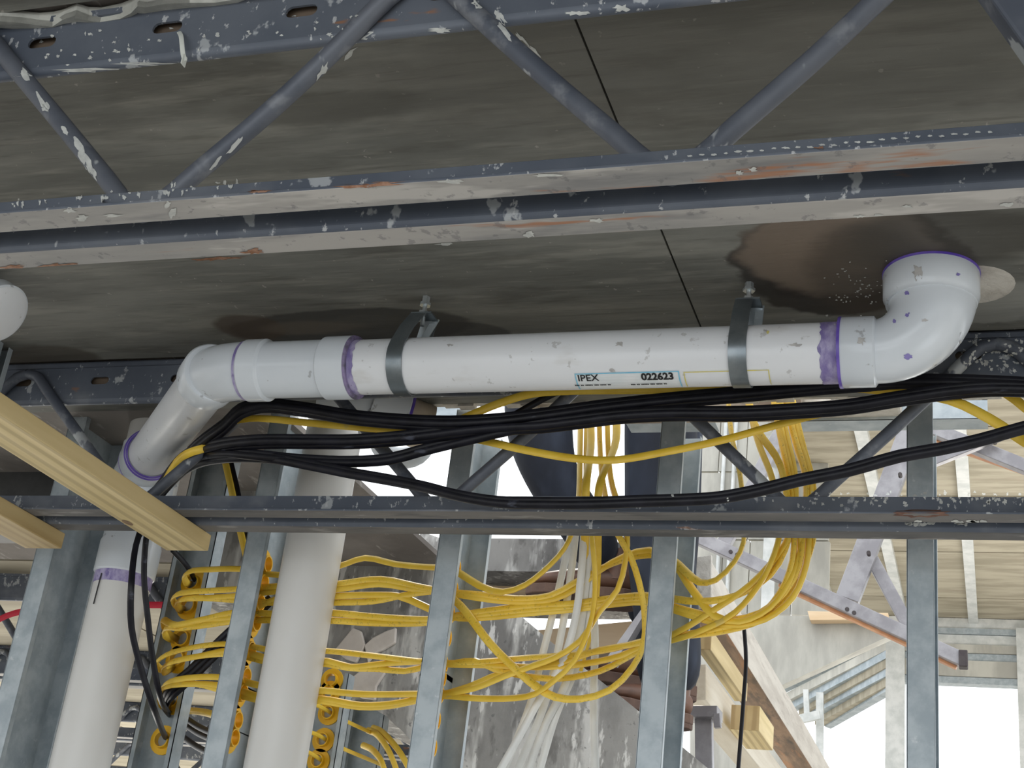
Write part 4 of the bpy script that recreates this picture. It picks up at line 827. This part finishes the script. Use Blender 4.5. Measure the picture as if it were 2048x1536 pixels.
# pale boarded wall between the jeans and the far ceiling
YL = 9.0
bw = empty('wall_left', (at(1470, 1000, Y=YL).x, YL, CZ + 2), kind='structure')
for i, (x0, x1) in enumerate(((1360, 1446), (1448, 1500), (1502, 1585), (1587, 1660))):
    for j, (y0, y1) in enumerate(((760, 942), (944, 1078), (1080, 1226))):
        a, b = at(x0, y0, Y=YL), at(x1, y0, Y=YL); z1 = at(1470, y0, Y=YL).z; z0 = at(1470, y1, Y=YL).z
        MB().box((a.x, YL, z0), (b.x, YL + .04, z1 - .006)).build('wall_panel', board, bw)
for x_ in (1458, 1478, 1546):
    a, b = at(x_, 760, Y=YL), at(x_, 1215, Y=YL); MB().sweep([Vector((a.x, YL - .02, a.z)), Vector((a.x, YL - .02, b.z))], .014, 10).build('conduit', galv_bright, bw)
MB().box((at(1538, 900, Y=YL).x, YL - .06, at(1538, 1226, Y=YL).z), (at(1562, 900, Y=YL).x, YL, at(1538, 760, Y=YL).z)).build('corner_track', galv_bright, bw)
lw = MB().prism([at(x, y, Y=8.0) for x, y in [(1380, 1228), (1628, 1232), (1800, 1232), (1800, 1262), (1560, 1372), (1690, 1640), (1380, 1600)]], (0, .1, 0)).build('wall_low_panel', board)
tag(lw, kind='structure')
tag(MB().prism([at(x, y, Y=7.9) for x, y in [(1615, 1222), (1776, 1226), (1776, 1238), (1620, 1240)]], (0, .08, 0)).build('ledge', warm_ply), 'thin pale wooden ledge where upper wall meets the far ceiling', 'ledge')
# ------------------------------------------------------------------ red strap and odds far left
rs = MB().sweep(spline([at(-40, 1262, Y=3.15), at(0, 1238, Y=3.15), at(30, 1226, Y=3.15), at(160, 1211, Y=3.15), at(330, 1210, Y=3.15)], .05), (.009, .002), 8).build('red_strap', redm); tag(rs, 'red strap running behind the left stack and first stud', 'strap')
# ------------------------------------------------------------------ person on the stair
def skinned(name, verts, edges, m_, par, sub=2, root=0):
    org = wpos(par); me = bpy.data.meshes.new(name); me.from_pydata([tuple(Vector(v[0]) - org) for v in verts], edges, []); o = bpy.data.objects.new(name, me); COL.objects.link(o); o.parent = par
    me.materials.append(m_)
    md = o.modifiers.new('skin', 'SKIN'); md.use_smooth_shade = True
    if not me.skin_vertices:
        bm_ = bmesh.new(); bm_.from_mesh(me); bm_.verts.layers.skin.verify(); bm_.to_mesh(me); bm_.free()
    for i, v in enumerate(verts):
        me.skin_vertices[0].data[i].radius = v[1]; me.skin_vertices[0].data[i].use_root = (i == root)
    s = o.modifiers.new('sub', 'SUBSURF'); s.levels = sub; s.render_levels = sub
    return o
def worker(PY, label, pelx, left, right, lr, rr_, hat):
    """left / right: knee chains read from the photo in the plane PY; radii per joint"""
    person = empty('person', at(pelx, 1430, Y=PY), label, 'person')
    pel = at(pelx, 640, Y=PY)
    Lp = [at(p[0], p[1], Y=PY + (p[2] if len(p) > 2 else 0)) for p in left]; Rp = [at(p[0], p[1], Y=PY + (p[2] if len(p) > 2 else 0)) for p in right]
    vs = [(pel, (.17, .12))] + [(p, (r_, r_ * .96)) for p, r_ in zip(Lp, lr)] + [(p, (r_, r_ * .96)) for p, r_ in zip(Rp, rr_)]
    nL = len(Lp); ed = [(i, i + 1) for i in range(nL)] + [(0, nL + 1)] + [(i, i + 1) for i in range(nL + 1, nL + len(Rp))]
    skinned('jeans', vs, ed, denim, person)
    up_ = lambda dz, dx=0, dy=0: pel + Vector((dx, dy, dz))
    bv = [(up_(0), (.16, .11)), (up_(.18), (.15, .105)), (up_(.36), (.17, .115)), (up_(.5), (.12, .09)), (up_(.56), (.055, .055)), (up_(.62), (.06, .065)), (up_(.72), (.085, .1)), (up_(.81), (.07, .08)),
          (up_(.48, -.2), (.06, .06)), (up_(.24, -.26), (.045, .045)), (up_(.05, -.24, -.14), (.032, .032)), (up_(.48, .2), (.06, .06)), (up_(.24, .26), (.045, .045)), (up_(.05, .24, -.14), (.032, .032))]
    skinned('work_shirt', bv[:5] + bv[8:], [(0, 1), (1, 2), (2, 3), (3, 4), (3, 5), (5, 6), (6, 7), (3, 8), (8, 9), (9, 10)], shirt, person)
    skinned('head', bv[4:8], [(0, 1), (1, 2), (2, 3)], skin_m, person)
    return person
def boot(person, heel_px, toe_dir, Y0, k_=1.0):
    """work boot: upper, shaft and lugged sole; toe along toe_dir"""
    hp = at(*heel_px, Y=Y0); d = Vector(toe_dir).normalized(); sd = Vector((-d.y, d.x, 0)).normalized(); b_ = empty('boot', hp, parent=person)
    secs = [(-.04, .03), (-.02, .041), (.03, .043), (.08, .04), (.14, .047), (.18, .046), (.215, .034), (.235, .015)]
    tops = [.085, .09, .09, .085, .075, .065, .055, .042]
    vs_ = []; n = 14
    for (u, w), tp in zip(secs, tops):
        for k in range(n):
            t_ = math.pi * 2 * k / n; z_ = .022 + (tp - .022) * (.5 + .5 * math.sin(t_))
            vs_.append(hp + (d * u + sd * math.cos(t_) * w + Vector((0, 0, z_))) * k_)
    fs_ = [(i*n + k, i*n + (k+1) % n, (i+1)*n + (k+1) % n, (i+1)*n + k) for i in range(len(secs)-1) for k in range(n)] + [tuple(range(n))[::-1], tuple(range((len(secs)-1)*n, len(secs)*n))]
    MB().add(vs_, fs_).build('upper', leather, b_, smooth=60)
    MB().sweep([hp + (d * .005 + Vector((0, 0, .05))) * k_, hp + (d * .003 + Vector((0, 0, .13))) * k_], [.043 * k_, .045 * k_], 20).build('shaft', leather, b_, smooth=50)
    out = [hp + (d * u + sd * (w + .005)) * k_ for u, w in secs] + [hp + (d * u - sd * (w + .005)) * k_ for u, w in reversed(secs)]
    MB().prism(out, (0, 0, .026 * k_)).build('sole', sole_m, b_, bevel=.003)
    heel = [hp + (d * u + sd * (w + .004)) * k_ for u, w in secs[:4]] + [hp + (d * u - sd * (w + .004)) * k_ for u, w in reversed(secs[:4])]
    MB().prism([p + Vector((0, 0, -.012)) for p in heel], (0, 0, .013)).build('heel', sole_m, b_, bevel=.002)
    return b_
P1 = worker(3.42, 'person climbing the stair in dark blue jeans, left thigh before the bright opening', 1215,
    [(1070, 740, -.02), (1076, 850, -.05), (1092, 930, -.07), (1128, 1000, -.02), (1185, 1070, .05), (1205, 1140, .1)], [(1322, 740), (1322, 850), (1322, 960), (1318, 1060), (1328, 1180), (1340, 1300), (1334, 1398)],
    [.112, .11, .086, .076, .076, .07], [.115, .112, .108, .102, .096, .092, .09], 0)
boot(P1, (1345, 1448), (-.6, -.75, 0), 3.44, .95)
boot(P1, (1235, 1205), (-1, -.15, 0), 3.54, 1.05)
P2 = worker(3.75, 'second person in dark jeans right behind the first, knee curving left of the stud', 1335,
    [(1318, 740), (1318, 900), (1308, 1040), (1300, 1130), (1306, 1200), (1310, 1262)], [(1350, 740), (1350, 900), (1348, 1040), (1340, 1160), (1345, 1260)],
    [.1, .095, .095, .092, .09, .075], [.1, .09, .085, .08, .075], 0)
boot(P2, (1352, 1395), (-.95, -.5, 0), 3.72, 1.15)
boot(P2, (1338, 1375), (-.3, -.9, 0), 3.85, 1.0)
# ------------------------------------------------------------------ marks that lie on the real surfaces
bpy.context.view_layer.update()
_dg = bpy.context.evaluated_depsgraph_get()
def mark(px, py, rx, ry, m_, name='paint_splash', ang=0, jag=.3, n=14, only=None, lift=.0006, same=True):
    """a thin irregular skin laid on the surface that carries it"""
    o_ = Vector((0, 0, CZ)); pts = []; first = None
    for k in [None] + list(range(n)):
        if k is None: x, y = px, py
        else:
            t_ = 2 * math.pi * k / n; r_ = 1 + random.uniform(-jag, jag); u, v = math.cos(t_) * rx * r_, math.sin(t_) * ry * r_
            x, y = px + u * math.cos(ang) - v * math.sin(ang), py + u * math.sin(ang) + v * math.cos(ang)
        d = (at(x, y, Y=1.0) - o_).normalized()
        hit, loc, nrm, fi, ob, _ = SC.ray_cast(_dg, o_, d)
        if not hit: return
        if k is None: first = ob; n0 = nrm
        elif ob.name != first.name: 
            loc, nrm = pts[0].lerp(pts[-1], .6) if len(pts) > 1 else pts[0], Vector((0, 0, 0))
            pts.append(loc); continue
        if nrm.dot(d) > 0: nrm = -nrm
        pts.append(loc + nrm * lift)
    par = bpy.data.objects.get(first.name)
    root = par
    while root.parent is not None: root = root.parent
    if par.parent is not None and par.parent.parent is not None: par = par.parent
    mb = MB(); mb.add(pts, [(0, 1 + k, 1 + (k + 1) % n) for k in range(n)])
    mb.build(name, m_, par, smooth=60)
splash_m = MT('pale_paint_splash', (.42, .43, .42), (.55, .56, .54), 60, I3, .8, bump=.4)
rust_m = MT('orange_rust', (.2, .09, .045), (.33, .19, .13), 80, I3, .9, bump=.3)
rust_dk = MT('dark_rust', (.12, .06, .045), (.2, .11, .08), 60, I3, .9, bump=.3)
prim_m = MT('primer_drip', (.2, .17, .45), (.26, .22, .5), 60, I3, .4)
R_ = math.radians
for i in range(60):
    mark(random.gauss(1715, 35), random.gauss(580, 28), random.uniform(1, 2.6), random.uniform(.8, 2), splash_m, 'mortar_speck', jag=.4, n=7)
for a_ in ((1814, 586, 5, 4), (1814, 631, 4, 3.5), (1789, 643, 4, 4), (1816, 713, 8, 5), (1916, 549, 4, 3), (1818, 627, 2, 2)): mark(*a_, prim_m, 'primer_drip')
scuff = MT('grey_scuff', (.34, .33, .33), (.5, .49, .48), 80, I3, .7)
for a_ in ((1836, 545, 9, 12), (1724, 680, 7, 9), (1237, 688, 9, 5), (1227, 744, 8, 6), (1850, 640, 6, 3), (1532, 662, 5, 3), (900, 690, 5, 3), (1590, 690, 11, 3)): mark(*a_, scuff, 'scuff', jag=.6)
mark(1536, 665, 3, 3, ink_yel, 'paint_dot')
for a_ in ((642, 148, 22, 6, R_(-62)), (722, 78, 34, 11, R_(-50)), (700, 100, 20, 8, R_(-50)), (1008, 62, 22, 6, R_(55)), (1000, 35, 16, 7, R_(45)), (1070, 105, 20, 5, R_(48)), (1045, 80, 22, 4, R_(50)), (955, 8, 14, 8, R_(40)),
           (50, 150, 14, 6, R_(60)), (85, 205, 22, 5, R_(58)), (92, 215, 10, 7, R_(58)), (130, 262, 10, 5, R_(60)), (158, 292, 18, 6, R_(58)), (172, 322, 22, 9, R_(60)), (185, 345, 16, 6, R_(60)), (470, 290, 22, 4, R_(-48)), (430, 328, 16, 4, R_(-50))):
    mark(a_[0], a_[1], a_[2], a_[3], splash_m, 'paint_splash', ang=a_[4], jag=.35)
for i in range(16): mark(random.uniform(1810, 2000), random.uniform(1042, 1048), random.uniform(3, 9), random.uniform(3, 6), splash_m, 'paint_splash')
for i in range(36):
    x = random.uniform(20, 480); mark(x, 408 - x * .078 + random.uniform(-11, 8), random.uniform(1.5, 4), random.uniform(1.5, 8), splash_m, 'paint_splash', jag=.5)
for i in range(40):
    x = random.uniform(60, 720); mark(x, 118 - x * .1 + random.uniform(-38, 26), random.uniform(1.5, 5), random.uniform(1.5, 3.5), splash_m, 'paint_splash', jag=.5)
for i in range(60):
    x = random.uniform(1920, 2046) ; mark(x, random.uniform(680, 742), random.uniform(1.5, 4), random.uniform(1.5, 4), splash_m, 'paint_splash', jag=.5)
for i in range(80):
    x = 2046 - abs(random.gauss(0, 260)); mark(x, random.uniform(984, 1012), random.uniform(1.5, 4), random.uniform(1.5, 5), splash_m, 'paint_splash', jag=.5)
for a_ in ((740, 370, 60, 4, R_(-4)), (520, 383, 22, 3, R_(-4)), (1640, 297, 10, 3, 0), (110, 531, 32, 4, R_(-4)), (25, 533, 22, 4, R_(-4)), (430, 517, 50, 3, R_(-3)), (505, 504, 22, 6, R_(-4))): mark(*a_[:4], rust_m, 'rust_patch', ang=a_[4], jag=.5, n=22)
mark(1840, 1026, 58, 8, rust_dk, 'rust_patch', jag=.2, n=24)
for i in range(26):
    x = 1380 + i * 24; mark(x, 313 - (x - 1380) * .082 + random.uniform(-2, 2), random.uniform(4, 8), 2, splash_m, 'weld_spatter')
for a_ in ((165, 435, 10, 5), (140, 420, 12, 4), (335, 408, 6, 6), (345, 425, 8, 9), (230, 430, 20, 3), (900, 362, 24, 4), (1100, 350, 30, 3), (1505, 338, 8, 4), (1480, 345, 7, 4), (1195, 440, 14, 4), (1060, 468, 12, 6), (890, 487, 20, 3), (1720, 432, 9, 4), (1755, 430, 9, 4), (2015, 408, 12, 4), (1815, 412, 9, 3)): mark(*a_, splash_m, 'paint_splash', jag=.5)
for a_ in ((200, 62, 3, 3), (880, 60, 20, 4), (1155, 26, 22, 4), (1243, 16, 14, 6), (60, 150, 40, 4), (180, 140, 60, 4), (300, 128, 60, 3)): mark(*a_, splash_m, 'paint_splash', jag=.4, n=18)
